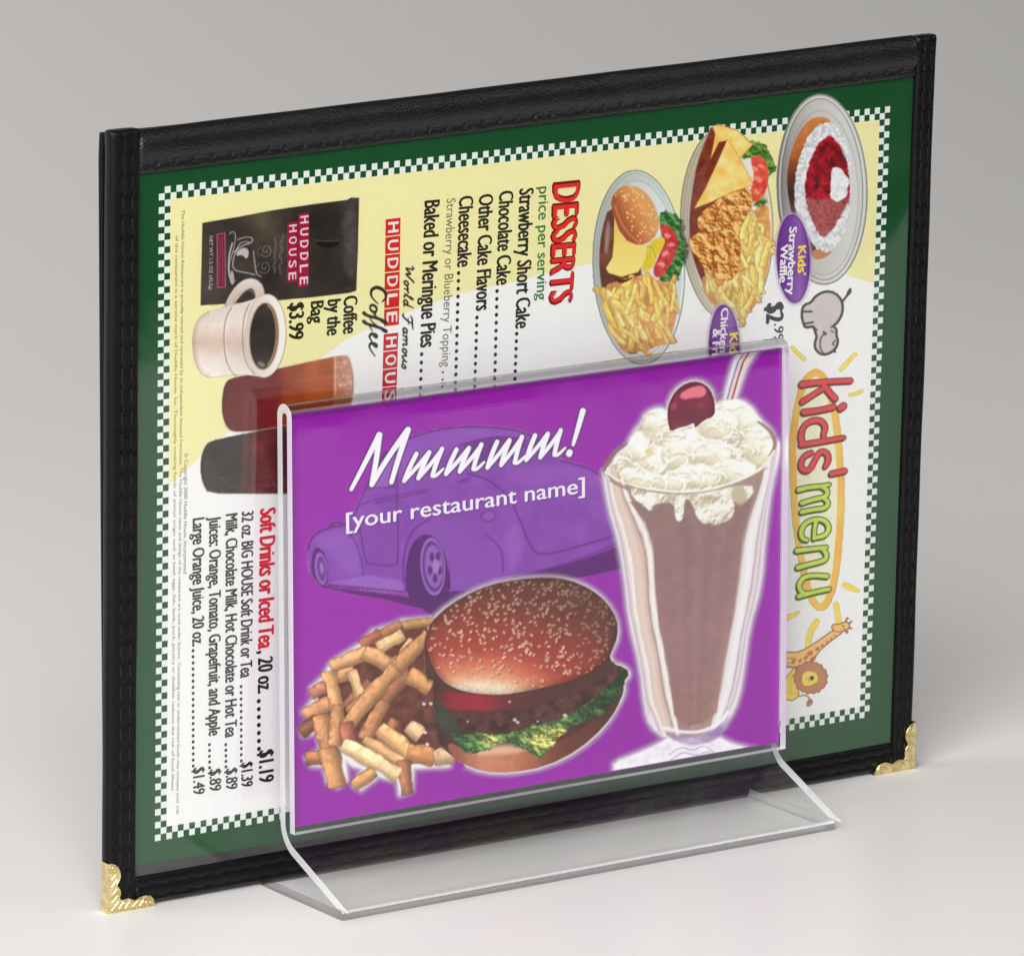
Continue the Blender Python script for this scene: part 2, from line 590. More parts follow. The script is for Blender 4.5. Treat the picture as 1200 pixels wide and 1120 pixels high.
binding('u', [(202, -3.2), (199.0, -0.2), (198.9, 0.9), (199.6, 1.35), (201.2, 1.45), (202.6, 1.7), (203.8, 2.4), (205.8, 2.8), (208.2, 2.6), (210.0, 1.7), (211.4, 0.2), (211.6, -1.4), (210.8, -2.9), (208, -3.3)],
        -7.6, 266.6, [(201.6, 0.75, 0.7)], 6.1, 7, mat=LEATHER_TOP, skew=0.0148)
binding('u', [(-12, -3.2), (-9.6, -0.2), (-9.5, 0.9), (-9.9, 1.5), (-11.2, 1.9), (-12.4, 1.8), (-13.8, 2.1), (-15.2, 2.0), (-16.6, 2.0), (-17.6, 1.3), (-18.0, 0.0), (-17.9, -1.8), (-17.0, -3.0), (-15, -3.2)],
        -7.6, 266.6, [(-12.3, 0.55, 0.6), (-15.6, 0.6, 0.6)], 6.3, 9)

# board behind the sheet
def box_mesh(lo, hi):
    (x0, y0, z0), (x1, y1, z1) = lo, hi
    v = [(x, y, z) for x in (x0, x1) for y in (y0, y1) for z in (z0, z1)]
    f = [(0, 1, 3, 2), (4, 6, 7, 5), (0, 4, 5, 1), (2, 3, 7, 6), (0, 2, 6, 4), (1, 5, 7, 3)]
    return v, f
BOARD = leather_mat('charcoal_board', (0.03, 0.03, 0.03), 0.5)
v, f = box_mesh((-13-U0, 0.6, -14-V0), (271-U0, 2.6, 207-V0))
mesh_obj('backing_board', np.array(v)*MM, f, BOARD, cover)

# rear cover leaf, its free edge bowed away from the front leaf towards the top
def rear_leaf():
    nv, npf = 60, 10
    verts = []
    for j in range(nv):
        fv = j/(nv-1); vv = -17.6+fv*(208.4+17.6)
        gap = 0.05+2.4*max(0, (fv-0.05)/0.95)**0.8*(1 if fv < 0.97 else 1-(fv-0.97)*8)
        prof = []
        for i in range(npf):           # rounded free edge
            an = math.pi/2+math.pi*i/(npf-1)
            prof.append((-12.8-1.6*fv**0.7+1.1*math.cos(an), -3.4-gap-1.1+1.1*math.sin(an)))
        prof += [(120, -5.7), (273.2, -5.6), (273.2, -3.5), (120, -3.45)]
        for a, w_ in prof:
            verts.append((a, w_, vv))
    V = np.array(verts); n = npf+4
    faces = [(j*n+i, j*n+(i+1) % n, (j+1)*n+(i+1) % n, (j+1)*n+i) for j in range(nv-1) for i in range(n)]
    faces += [tuple(range(n))[::-1], tuple(range((nv-1)*n, nv*n))]
    o = mesh_obj('rear_leaf', ML(V[:, 0], V[:, 2], V[:, 1])*MM, faces, LEATHER, cover)
    bm = bmesh.new(); bm.from_mesh(o.data); bmesh.ops.recalc_face_normals(bm, faces=bm.faces); bm.to_mesh(o.data); bm.free()
rear_leaf()

# clear vinyl window, slightly slack
def window():
    nu, nv = 90, 70
    us = np.linspace(-8.2, 266.8, nu); vv = np.linspace(-10.6, 202.6, nv)
    Ug, Vg = np.meshgrid(us, vv)
    fu = (Ug-us[0])/(us[-1]-us[0]); fv = (Vg-vv[0])/(vv[-1]-vv[0])
    env = np.minimum(1, 6*np.minimum.reduce([fu, 1-fu, fv, 1-fv]))
    W = 0.66+0.34*env*(value_noise(Ug, Vg, 1/46., 4, 3)-0.5)+2.4*np.sin(math.pi*fu)**0.6*np.sin(math.pi*fv)
    P = ML(Ug.ravel(), Vg.ravel(), W.ravel())
    faces = [(j*nu+i, j*nu+i+1, (j+1)*nu+i+1, (j+1)*nu+i) for j in range(nv-1) for i in range(nu-1)]
    mesh_obj('clear_window', P*MM, faces, VINYL, cover, smooth=True)
window()

# brass corner brackets
def bracket(u_c, sgn, label):
    edge = [(15.2, 0), (15.3, 0.9), (14.9, 2.3), (13.9, 3.4), (12.5, 3.8), (11.0, 3.6), (9.7, 3.0), (8.7, 2.7), (7.9, 3.3), (6.6, 3.8), (5.4, 3.7), (4.5, 3.5),
            (3.7, 4.0), (3.5, 4.6), (3.9, 5.6), (3.8, 6.8), (3.1, 7.9), (2.5, 8.5), (3.0, 9.4), (3.75, 10.6), (3.8, 12.2), (3.2, 13.6), (2.0, 14.6), (0.8, 15.1), (0, 15.1)]
    bm = bmesh.new()
    vb = V0+0.05
    def pt(a, b, w_):
        return bm.verts.new(ML(u_c+sgn*a, vb+b, w_)*MM)
    def slab(outline, w0, w1):
        f0 = [pt(a, b, w1) for a, b in outline]; f1 = [pt(a, b, w0) for a, b in outline]
        bm.faces.new(f0); bm.faces.new(f1[::-1])
        for i in range(len(outline)):
            k = (i+1) % len(outline)
            bm.faces.new((f0[i], f1[i], f1[k], f0[k]))
    o2 = [(0, 0)]+edge
    slab(o2, 2.15, 2.75)
    # wrap round the side and under the bottom edge
    for lo, hi in (((-0.45, -0.0), (-0.02, 15.1)), ((-0.45, -0.45), (15.2, -0.02))):
        vs_ = [pt(a, b, w_) for a in (lo[0], hi[0]) for b in (lo[1], hi[1]) for w_ in (-1.3, 2.75)]
        for q in [(0, 1, 3, 2), (4, 6, 7, 5), (0, 4, 5, 1), (2, 3, 7, 6), (0, 2, 6, 4), (1, 5, 7, 3)]:
            bm.faces.new([vs_[i] for i in q])
    # embossed scrolls: raised rim and curls
    def tube(path, r, w_):
        path = smooth_pts(path, False, 2)
        rings = []
        for i, (a, b) in enumerate(path):
            d = path[min(i+1, len(path)-1)]-path[max(i-1, 0)]
            d /= (np.hypot(*d)+1e-9); nrm = (-d[1], d[0])
            rings.append([pt(a+nrm[0]*r*math.cos(t), b+nrm[1]*r*math.cos(t), w_+0.75*r*math.sin(t)) for t in np.linspace(0, 2*math.pi, 8, endpoint=False)])
        for r0, r1 in zip(rings, rings[1:]):
            for i in range(8):
                bm.faces.new((r0[i], r0[(i+1) % 8], r1[(i+1) % 8], r1[i]))
    tube([(a*0.955+0.05, b*0.955+0.05) for a, b in edge[1:-1]], 0.24, 2.76)
    tube([(0.5, 0.5), (15, 0.45)], 0.2, 2.74); tube([(0.45, 0.5), (0.4, 15)], 0.2, 2.74)
    for flip in (0, 1):
        F = (lambda L: [(b, a) for a, b in L]) if flip else (lambda L: L)
        tube(F([(10.2, 0.9), (11.4, 2.2), (12.9, 2.7), (14.1, 2.0), (13.8, 1.0), (12.6, 0.9), (12.3, 1.6), (13.0, 1.9)]), 0.24, 2.78)
        tube(F([(7.9, 0.9), (8.7, 1.6), (10.0, 2.7), (11.2, 3.0)]), 0.24, 2.76)
        tube(F([(5.4, 0.9), (6.2, 2.0), (7.4, 2.9), (8.2, 2.6)]), 0.26, 2.76)
        tube(F([(3.4, 1.0), (4.1, 2.0), (5.2, 3.0), (6.3, 3.1)]), 0.24, 2.76)
    tube([(0.9, 0.9), (2.0, 1.9), (3.2, 3.3)], 0.26, 2.76)
    o = bm_obj('corner_bracket', bm, BRASS, cover, label=label)
    bv = o.modifiers.new('bevel', 'BEVEL'); bv.width = 0.00012; bv.segments = 2; bv.limit_method = 'ANGLE'
bracket(-16.75, 1, 'brass corner at the lower left')
bracket(273.75, -1, 'brass corner at the lower right')

# ------------------------------------------------------------------ menu sheet
sheet = empty('menu_sheet', m_loc, m_rot, 'printed diner menu turned sideways, green with a checkered border, inside the black cover', 'menu')
v, f = box_mesh((-9.5-U0, -0.12, -6.3-V0), (268.3-U0, 0.25, 205-V0))
v = [(x, y, z-(4.6 if x > 0 and z < 50 else 0.0)) for x, y, z in v]      # the sheet sits a touch crooked in its pocket
GREEN = (0, 78, 44)
mesh_obj('paper', np.array(v)*MM, f, flat_ink(GREEN, 'menu'), sheet)
LAY = 0.03
def MP(layer):
    return lambda u, v_, x=0: ML(u, v_, 0.14+LAY*(layer+x))
CW, CH = 257.44, 192.6
NX, NY = 134, 100
cw, ch = CW/NX, CH/NY
def quad_sheet(name, quads, layer, rgb, parent=sheet, label=None):
    P = np.array(quads).reshape(-1, 2)
    faces = [(4*i, 4*i+1, 4*i+2, 4*i+3) for i in range(len(quads))]
    return mesh_obj(name, MP(layer)(P[:, 0], P[:, 1])*MM, faces, flat_ink(rgb, 'menu'), parent, label=label)
sq = []
for i in range(NX):
    for j in range(NY):
        if (i < 2 or j < 2 or i >= NX-2 or j >= NY-2) and (i+j) % 2 == 1:
            u0, v1 = i*cw, CH-j*ch
            sq.append([(u0, v1-ch), (u0+cw, v1-ch), (u0+cw, v1), (u0, v1)])
quad_sheet('checker_border', sq, 0, (228, 236, 232))
u0, u1, v0_, v1 = 2*cw, CW-2*cw, 2*ch, CH-2*ch
PAGE = (243, 243, 245)
quad_sheet('page', [[(u0, v0_), (u1, v0_), (u1, v1), (u0, v1)]], 0, PAGE)
cur = [(1022, 331.5), (1010, 328), (997, 324), (960, 311), (905, 298), (850, 296), (800, 297), (760, 300), (689, 309), (645, 317), (608, 330), (540, 342), (482, 364), (428, 386), (401, 400), (374, 421), (340, 445), (300, 475), (260, 512), (223, 546), (208, 559), (198, 568)]
cu = smooth_pts([MenuPlane.uv(*q) for q in cur], False, 2)
poly = [(u1, v1)]+[(u1, cu[0][1])]+[tuple(q) for q in cu[1:-1]]+[(u0, cu[-1][1]), (u0, v1)]
P = np.array(poly)
mesh_obj('yellow_panel', MP(1)(P[:, 0], P[:, 1])*MM, [tuple(range(len(P)))], flat_ink((237, 231, 172), 'menu'), sheet)

# ------------------------------------------------------------------ lettering
_queue = []
def text(s, p0, p1, cap, rgb, plane=MenuPlane, kind='menu', parent=None, place=None, bold=0.0, shear=0.0, name='lettering', taper=0.0, space=1.0):
    """s runs from photo pixel p0 to p1 along its baseline; cap is the capital height in photo pixels"""
    cu_ = bpy.data.curves.new('t', 'FONT')
    cu_.body = s; cu_.size = 1; cu_.shear = shear; cu_.resolution_u = 3; cu_.space_character = space
    o = bpy.data.objects.new('t', cu_)
    COL.objects.link(o)
    _queue.append((o, s, p0, p1, cap, rgb, plane, kind, parent, place, name, taper, bold))

def flush_text():
    dg = bpy.context.evaluated_depsgraph_get()
    dg.update()
    for o, s, p0, p1, cap, rgb, plane, kind, parent, place, name, taper, bold in _queue:
        me = bpy.data.meshes.new_from_object(o.evaluated_get(dg))
        n = len(me.vertices)
        co = np.zeros(n*3, np.float32); me.vertices.foreach_get('co', co)
        co = co.reshape(-1, 3)
        a, b = plane.uv(*p0), plane.uv(*p1)
        L = np.hypot(*(b-a)); e1 = (b-a)/L; e2 = np.array([-e1[1], e1[0]])
        x0, x1 = co[:, 0].min(), co[:, 0].max()
        mx, my = (np.array(p0)+np.array(p1))/2
        dirpx = np.array(p1, float)-np.array(p0, float); dirpx /= np.hypot(*dirpx)
        up = np.array([dirpx[1], -dirpx[0]])       # photo 'up' of the glyphs
        caph = (1.13 if kind == 'menu' else 1.0)*np.hypot(*(plane.uv(mx+up[0]*cap, my+up[1]*cap)-plane.uv(mx, my)))
        fx = (co[:, 0]-x0)/(x1-x0)
        yy = co[:, 1]
        if bold and kind == 'menu':            # the menu's face has tall small letters
            yy = np.interp(yy, [-0.3, 0, 0.47, 0.73, 1.0], [-0.27, 0, 0.53, 0.735, 1.0])
        fy = yy/CAPH*caph*(1-taper*fx)
        uv = a+np.outer(fx*L, e1)+np.outer(fy, e2)
        polys = [tuple(q.vertices) for q in me.polygons]
        bpy.data.meshes.remove(me)
        V_, F_ = [], []
        sh = [(0, 0)] if bold == 0 else [(-1, 0), (1, 0), (0, 0.5), (0, -0.5), (0, 0)]
        eps = place(np.zeros(1), np.zeros(1), 0.15)-place(np.zeros(1), np.zeros(1))
        for k_, q in enumerate(sh):          # a heavier face: the same outline struck three times, a hair apart
            o2 = bold*1.9*caph*(q[0]*e1+q[1]*e2)
            V_.append(place(uv[:, 0]+o2[0], uv[:, 1]+o2[1])+eps*k_)
            F_ += [tuple(i+k_*n for i in f) for f in polys]
        me = bpy.data.meshes.new(name)
        me.from_pydata((np.concatenate(V_)*MM).tolist(), [], F_)
        me.update()
        me.materials.append(flat_ink(rgb, kind))
        ob = bpy.data.objects.new(name, me)
        ob['label'] = ('text reading ' + s)[:110]
        link(ob, parent)
    for q in _queue:
        c = q[0].data
        bpy.data.objects.remove(q[0]); bpy.data.curves.remove(c)
    _queue.clear()
CAPH = 0.73

def dots(p0, p1, n, r, rgb, layer=2, name='dot_leader', fade=None):
    a, b = MenuPlane.uv(*p0), MenuPlane.uv(*p1)
    V, F = [], []
    for k in range(n):
        c = a+(b-a)*k/(n-1)
        F.append(tuple(range(len(V), len(V)+10)))
        V += [(c[0]+r*math.cos(t), c[1]+r*math.sin(t)) for t in np.linspace(0, 2*math.pi, 10, endpoint=False)]
    P = np.array(V)
    return mesh_obj(name, MP(layer)(P[:, 0], P[:, 1])*MM, F, flat_ink(rgb, 'menu'), sheet)

BK = (48, 44, 38)
def mt(s, p0, p1, cap, rgb=BK, layer=2, **k):
    text(s, p0, p1, cap, rgb, MenuPlane, 'menu', sheet, MP(layer), **k)
mt('DESSERTS', (647.5, 216), (643, 356), 29, (118, 24, 26), 2, bold=0.030, taper=0.16, name='heading')
mt('DESSERTS', (649, 217.5), (644.5, 354.5), 27, (226, 48, 50), 3, bold=0.010, taper=0.16, name='heading')
mt('price per serving', (631.3, 219.5), (628.3, 352), 10.5, (52, 122, 66), bold=0.012)
for s, p0, p1, cap in (('Strawberry Short Cake', (608.4, 222), (603.5, 385), 15), ('Chocolate Cake', (584.7, 225), (581, 334), 15),
                       ('Other Cake Flavors', (561, 229), (557.3, 364), 15), ('Cheesecake', (537.8, 231), (535.3, 313), 15),
                       ('Baked or Meringue Pies', (497.3, 236), (492, 407), 16)):
    mt(s, p0, p1, cap, bold=0.018)
mt('Strawberry or Blueberry Topping', (523.3, 233), (517.3, 430), 9.5, (112, 108, 70))
for p0, p1, n in (((605, 391), (602, 470), 10), ((582, 341), (578.5, 480), 16), ((558.5, 372), (555, 480), 13), ((537, 320), (532.5, 484), 19), ((493.7, 415), (491, 492), 9)):
    dots(p0, p1, n, 0.62, BK)
dots((518.5, 436), (517, 470), 5, 0.4, (112, 108, 70))
# red letter tiles
def tiles(word, p0, p1, wpx, gap, tile, ink_, cap, layer=2, indent=0.15):
    p0 = np.array(p0, float); p1 = np.array(p1, float)
    n = len(word)
    for k, c in enumerate(word):
        a = p0+(p1-p0)*(k+gap/2)/n; b = p0+(p1-p0)*(k+1-gap/2)/n
        q = [MenuPlane.uv(*a), MenuPlane.uv(*b), MenuPlane.uv(b[0]+wpx, b[1]-wpx*0.12), MenuPlane.uv(a[0]+wpx, a[1]-wpx*0.12)]
        quad_sheet('letter_tile', [q], layer, tile)
        m = wpx*0.18
        ta = a+(b-a)*(0.22 if c != 'I' else 0.4); tb = a+(b-a)*0.80
        mt(c, (ta[0]+m, ta[1]-m*0.12), (tb[0]+m, tb[1]-m*0.12), cap, ink_, layer+1, bold=0.02)
tiles('HUDDLE', (451.5, 256.5), (449.5, 383), 17.5, 0.06, (206, 44, 44), (238, 230, 222), 11)
tiles('HOUSE', (449.2, 391), (446.3, 496), 17, 0.06, (196, 40, 52), (238, 230, 228), 11)
for s, p0, p1, cap in (('Coffee', (402.6, 348), (401.6, 391), 14.5), ('by the', (383.8, 352), (382.6, 393), 14), ('Bag', (364, 354), (363.4, 379), 13.5), ('$3.99', (338.8, 356), (338, 398), 15.5)):
    mt(s, p0, p1, cap, (46, 44, 20), bold=0.022)
mt('Soft Drinks or Iced Tea', (304.6, 597), (302.2, 760), 16.2, (214, 52, 60), bold=0.024)
mt(', 20 oz.', (302.2, 763), (301.8, 812), 15.5, bold=0.02); dots((302.8, 821), (303, 877), 7, 0.7, BK); mt('$1.19', (303.2, 880), (303.2, 917), 15.5, bold=0.02)
for s, x0, ya, x1, yb, d0, d1, n, pr, yp0, yp1 in (
        ('32 oz. BIG HOUSE Soft Drink or Tea', 283, 600, 281.3, 794, 804, 891, 13, '$1.39', 894, 922),
        ('Milk, Chocolate Milk, Hot Chocolate or Hot Tea', 264.2, 603, 263.4, 864, 872, 898, 5, '$.89', 901, 925),
        ('Juices: Orange, Tomato, Grapefruit, and Apple', 244.8, 606, 244.2, 862, 872, 899, 5, '$.89', 902, 927),
        ('Large Orange Juice, 20 oz.', 225.6, 608, 225.0, 757, 762, 897, 20, '$1.49', 900, 931)):
    mt(s, (x0, ya), (x1, yb), 12.4, bold=0.018)
    dots((x1+0.8, d0), (x1+1, d1), n, 0.5, BK)
    mt(pr, (x1+1, yp0), (x1+1, yp1), 12.2, bold=0.016)
mt('$2', (898, 357), (897.6, 378.5), 18, (60, 58, 58), bold=0.03); mt('.99', (906.8, 379.5), (906.2, 400), 10, (70, 68, 68), bold=0.012)
FINE = (112, 108, 84)
mt('The Huddle House Restaurant is proudly owned and operated by an independent licensed franchisee. The Huddle House name and design of the restaurant are used under licence. Consuming raw or undercooked foods may increase your risk', (212.6, 246), (206.3, 954), 3.3, FINE)
mt('of the restaurant is a service mark of Huddle House, Inc. Thoroughly cooking foods of animal origin such as beef, eggs, fish, lamb, pork, poultry or shellfish reduces the risk of food illness', (205.2, 276), (200.4, 926), 3.2, FINE)
mt('\u00a9 Copyright 2000 Huddle House, Incorporated', (215.5, 531), (214.6, 672), 3.9, (100, 98, 80))
def script_phrase():
    p = Painter(MenuPlane, 'menu', 462, 300, 496, 446, 0.22)
    o = [(6, 4), (3.4, 5.6), (1, 3.2), (2.4, 0), (5.4, 1), (6, 4)]
    glyphs = [(15, [[(-1, 9), (1, 11.5), (2.4, 9), (3, 0), (8, 9.5), (8.8, 0), (14, 11), (15.5, 12)]]), (8, [o+[(8.5, 4.6)]]), (6.5, [[(0, 4.4), (1.6, 5.6), (2, 0)], [(2, 3), (4, 5.6), (6, 5)]]),
              (5.5, [[(0, 1), (4, 9.5), (3.4, 12), (1.8, 8), (2, 0.4), (5, 1)]]), (9, [o, [(6.4, 12), (6, 4), (6, 0.4), (8.6, 1)]]), (7, []),
              (13.5, [[(0, 9), (2.5, 11.2), (7, 11), (13, 12.2)], [(7.5, 11), (5.8, 4), (3, -1), (0.4, 0.6)], [(3.4, 6), (9.6, 6.6)]]), (8.6, [o, [(6.2, 5.6), (6, 0.6), (8.6, 1)]]),
              (13, [[(0, 4), (1.2, 5.6), (1.2, 0)], [(1.2, 3), (3.6, 5.6), (5.4, 5), (5.2, 0)], [(5.2, 3), (7.8, 5.6), (9.6, 5), (9.6, 0.6), (12.4, 1)]]), (8, [o+[(8.5, 4.6)]]),
              (9, [[(0, 5.6), (0.8, 1.4), (2.8, 0), (5.6, 3), (6.3, 5.6)], [(6.3, 5.6), (6.2, 0.8), (9, 1)]]), (8, [[(0, 1), (3.4, 5.6), (5.2, 2.2), (3.4, -0.2), (0.6, 0.6)]])]
    tot = sum(g[0] for g in glyphs); t0 = 0
    for wdt, strokes in glyphs:
        for st in strokes:
            pts = []
            for t, h in st:
                s_ = (t0+t+0.42*h)*124/tot
                pts.append((473.4+h*0.98-s_*0.026, 310+s_-0.11*h))
            p.fill(p.line(pts, [1.1]+[2.0]*(len(pts)-2)+[1.0], 2), (54, 52, 42), 1, 0.9)
        t0 += wdt
    p.build('script_lettering', MP(5), sheet, 'script text reading World Famous')
script_phrase()

def script_word():
    p = Painter(MenuPlane, 'menu', 420, 325, 465, 430, 0.26)
    T = lambda L: [(432.8+h-0.02*t, 335+t-0.12*h) for t, h in L]
    for L, wd in (([(20, 15), (16, 20), (8, 18), (2, 9), (4, 2), (11, 1), (18, 6), (22, 10)], [1.2, 1.6, 2.8, 3.2, 2.6, 1.6, 1.2, 1.0]),
                  ([(29, 9), (24, 7), (22, 2), (26, 0), (31, 4), (31, 8), (28, 9), (34, 7)], [1.2, 2.2, 2.2, 1.4, 2.2, 2, 1.2, 1]),
                  ([(33, 5), (42, 13), (47, 20), (45, 22), (40, 12), (34, -3), (31, -8), (29, -6), (36, 0), (43, 4)], [1, 1.2, 2.2, 1.4, 2.6, 2.6, 1.6, 1.2, 1, 1]),
                  ([(43, 4), (51, 13), (57, 20), (55, 22), (50, 12), (44, -3), (41, -8), (39, -6), (46, 0), (53, 4)], [1, 1.2, 2.2, 1.4, 2.6, 2.6, 1.6, 1.2, 1, 1]),
                  ([(55, 3), (61, 7), (62, 10), (58, 9), (56, 3), (59, 0), (66, 4)], [1, 1.6, 1.4, 2.4, 2.4, 1.6, 1]),
                  ([(66, 3), (72, 7), (73, 10), (69, 9), (67, 3), (70, 0), (78, 4), (83, 8)], [1, 1.6, 1.4, 2.4, 2.4, 1.6, 1.2, 0.8])):
        p.fill(p.line(T(L), np.array(wd)*1.3, 2), BK)
    p.build('script_lettering', MP(5), sheet, 'script text reading Coffee')
script_word()

def fry(p, a, b, wd, col, soft=0.0, bend=0.0):
    """one chip: a blunt bar with a lit face and a darker side face, edges a little ragged"""
    ax, ay = a; bx, by = b
    L = math.hypot(bx-ax, by-ay)+1e-6; ex, ey = (bx-ax)/L, (by-ay)/L
    k = (np.abs(p.X-(ax+bx)/2) < L/2+wd+8) & (np.abs(p.Y-(ay+by)/2) < L/2+wd+8)
    if not k.any():
        return
    X, Y = p.X[k], p.Y[k]
    t = (X-ax)*ex+(Y-ay)*ey; q = -(X-ax)*ey+(Y-ay)*ex+bend*np.sin(math.pi*np.clip(t/L, 0, 1))
    if ey*0.3-ex*1.0 > 0 or ex < -0.2:
        q = -q
    sd = int(abs(ax*7+ay*3)) % 9999
    n1 = value_noise(X, Y, 0.22, sd, 3)-0.5; n2 = value_noise(X, Y, 0.07, sd+1, 2)-0.5; n3 = value_noise(X, Y, 0.7, sd+2, 2)-0.5
    wv = wd*(1+0.12*np.sin(t/9.0+ax)+0.5*n2)
    r = min(1.8, wd*0.3)
    dx = np.abs(q)-wv/2+r; dy = np.abs(t-L/2+2.2*n2)-L/2+r
    d = np.minimum(np.maximum(dx, dy), 0)+np.hypot(np.maximum(dx, 0), np.maximum(dy, 0))-r+0.9*n1
    col = np.array(col, float)
    f = np.clip(q/wd+0.5+0.25*n2, 0, 1)
    c = ramp(f+0.2*n1, [(0, col*0.86), (0.14, col*1.08), (0.45, col*1.04), (0.6, col*0.97), (0.72, col*(0.80+soft*0.36)), (1, col*(0.62+soft*0.62))])
    end = np.clip(1-np.minimum(t, L-t)/4.0, 0, 1)
    c = c*(1+0.30*n1+0.30*n2+0.14*n3)[:, None]*(1-0.10*end)[:, None]
    dd = np.full(p.X.shape, 50.0)
    cc = np.zeros(p.rgb.shape); cc[k] = np.clip(c, 0, 255)
    dd[k] = d
    p.fill(dd-0.8, col*np.array((0.42+0.7*soft, 0.36+0.62*soft, 0.32+0.4*soft)), 0.6-0.5*soft, 1.8)
    p.fill(dd, cc, 1, 1.2)

cc_ = [CardPlane.uv(*q) for q in ((344.5, 487.5), (914.5, 405.5), (343.5, 970.5), (914.5, 868))]
cx0, cx1 = (cc_[0][0]+cc_[2][0])/2, (cc_[1][0]+cc_[3][0])/2
cz0, cz1 = (cc_[2][1]+cc_[3][1])/2, (cc_[0][1]+cc_[1][1])/2

def burger_picture(place):
    p = Painter(CardPlane, 'card', 486, 666, 748, 918, 0.26)
    sil = [(497, 760), (499, 748), (503, 734), (515, 718), (541, 700), (573, 685.5), (608, 679), (641, 677), (668, 680), (692, 690), (710, 705), (722, 725), (724, 745), (716, 763), (714, 769), (719, 778), (731, 781), (738, 790), (730, 799), (731, 810), (724, 826), (708, 851), (678, 878), (641, 897), (600, 905), (566, 904), (541, 894), (525, 882), (508, 866), (501, 840), (503, 812), (498, 785)]
    d = p.poly(sil, 1)
    behind = 1-p.aa(p.poly([(492, 720), (520, 728), (520, 760), (545, 900), (532, 899), (505, 899), (484, 905), (470, 900), (465, 760)], 0), 3)   # the chips lie there
    p.over(np.clip(1-d/11.0, 0, 1)**3.0*behind, (246, 236, 246), 0.9)
    nz = p.n(0.16, 3, 4); nf = p.n(0.5, 4, 3)
    p.fill(d, lerp((62, 36, 36), (98, 56, 50), nz))
    # lower bun
    bun2 = [(524, 868), (545, 878), (575, 878), (590, 874), (620, 880), (660, 868), (700, 842), (728, 812), (724, 828), (708, 851), (678, 878), (641, 897), (600, 905), (566, 904), (541, 894), (527, 884)]
    t = np.clip((p.X-535)/180, 0, 1)
    c = ramp(t, [(0, (150, 88, 72)), (0.15, (196, 130, 104)), (0.4, (188, 118, 92)), (0.65, (120, 66, 52)), (1, (82, 46, 42))])*(0.92+0.16*nz)[..., None]
    p.fill(p.poly(bun2, 1), c)
    p.fill(p.ell(585, 878, 34, 6, -4), (226, 190, 158), 0.75, 5)
    # patty
    pat = [(507, 842), (520, 830), (560, 834), (610, 834), (650, 822), (690, 800), (722, 776), (724, 800), (700, 824), (660, 846), (620, 856), (570, 858), (530, 854)]
    c = lerp((56, 34, 34), (104, 62, 54), np.clip(p.n(0.13, 14, 4)*2-0.5, 0, 1))*(0.85+0.3*p.n(0.45, 15, 2))[..., None]
    p.fill(p.poly(pat, 1), c, 1, 4)
    p.fill(p.poly([(503, 826), (514, 820), (524, 834), (534, 848), (540, 858), (526, 860), (510, 850)], 1), (46, 72, 50), 0.7, 6)
    # tomato
    t = np.clip((p.X-512)/150, 0, 1)
    c = ramp(t, [(0, (84, 42, 42)), (0.1, (138, 34, 50)), (0.32, (156, 34, 54)), (0.55, (104, 44, 48)), (0.75, (84, 46, 46)), (1, (78, 46, 44))])*(0.93+0.14*nz)[..., None]
    p.fill(p.poly([(513, 808), (545, 812), (600, 812), (640, 806), (690, 790), (720, 772), (718, 786), (690, 806), (640, 824), (600, 832), (560, 833), (528, 831), (516, 826)], 1), c, 1, 3)
    # lettuce: frilled, many small leaves
    edge = [(526, 856), (545, 860), (566, 858), (584, 862), (604, 856), (622, 850), (645, 846), (666, 838), (688, 824), (706, 810), (722, 794), (728, 782), (737, 786), (730, 800), (728, 812), (714, 828), (700, 840), (684, 846), (668, 852), (660, 862), (650, 868), (640, 884), (632, 889), (622, 882), (612, 874), (598, 872), (584, 868), (572, 880), (556, 882), (544, 880), (534, 872)]
    dl = p.poly(edge, 1)+6*(p.n(0.16, 8, 3)-0.5)
    g = p.n(0.12, 9, 4); a_ = p.n(0.13, 10, 4); gy_, gx_ = np.gradient(a_); sh = np.clip(0.45+(gy_+0.5*gx_)*9+0.5*(a_-0.5), 0, 1)
    c = lerp((36, 74, 48), (96, 142, 76), np.clip(g*1.5-0.25, 0, 1))
    yel = np.exp(-(((p.X-636)/26)**2+((p.Y-868)/14)**2))+0.8*np.exp(-(((p.X-574)/16)**2+((p.Y-866)/9)**2))+0.6*np.exp(-(((p.X-655)/22)**2+((p.Y-856)/8)**2))
    c = c*(1-np.clip(yel, 0, 1)[..., None])+lerp((150, 150, 66), (214, 206, 128), sh)*np.clip(yel, 0, 1)[..., None]
    c *= (0.62+0.62*sh)[..., None]
    c *= np.clip(1.08-0.55*np.clip((p.X-660)/75, 0, 1), 0, 2)[..., None]
    p.fill(dl, np.clip(c, 0, 255), 1, 1.3)
    rs = np.random.RandomState(6)
    for k in range(46):
        x = rs.uniform(532, 716); f_ = (x-532)/184
        y = 872-52*max(0, f_-0.45)**1.1*1.7+rs.uniform(-12, 8)
        L = rs.uniform(3, 8); a = rs.uniform(0, 6.28)
        pts = [(x, y), (x+L*math.cos(a), y+0.7*L*math.sin(a)), (x+L*1.3*math.cos(a+0.8), y+L*math.sin(a+0.8))]
        m = p.aa(p.line(pts, [0.8, 1.6, 0.7], 2))*(dl < -1)
        p.over(m, (172, 190, 118) if rs.rand() < 0.6 else (26, 52, 36), 0.55*(1-0.5*f_))
    # crown of the bun
    top = [(497.4, 755), (501, 739), (515, 719), (541.6, 700), (573.8, 685.5), (608.6, 679), (640.8, 676.5), (667.6, 680), (691.7, 691), (710, 705.6), (722.5, 725.7), (722.5, 744.5), (716, 763), (708, 776), (689, 789), (665, 799), (640, 805), (608.6, 811), (590, 813.5), (573.8, 813.6), (556, 812), (541.6, 809), (529, 804), (517.5, 797), (506, 781)]
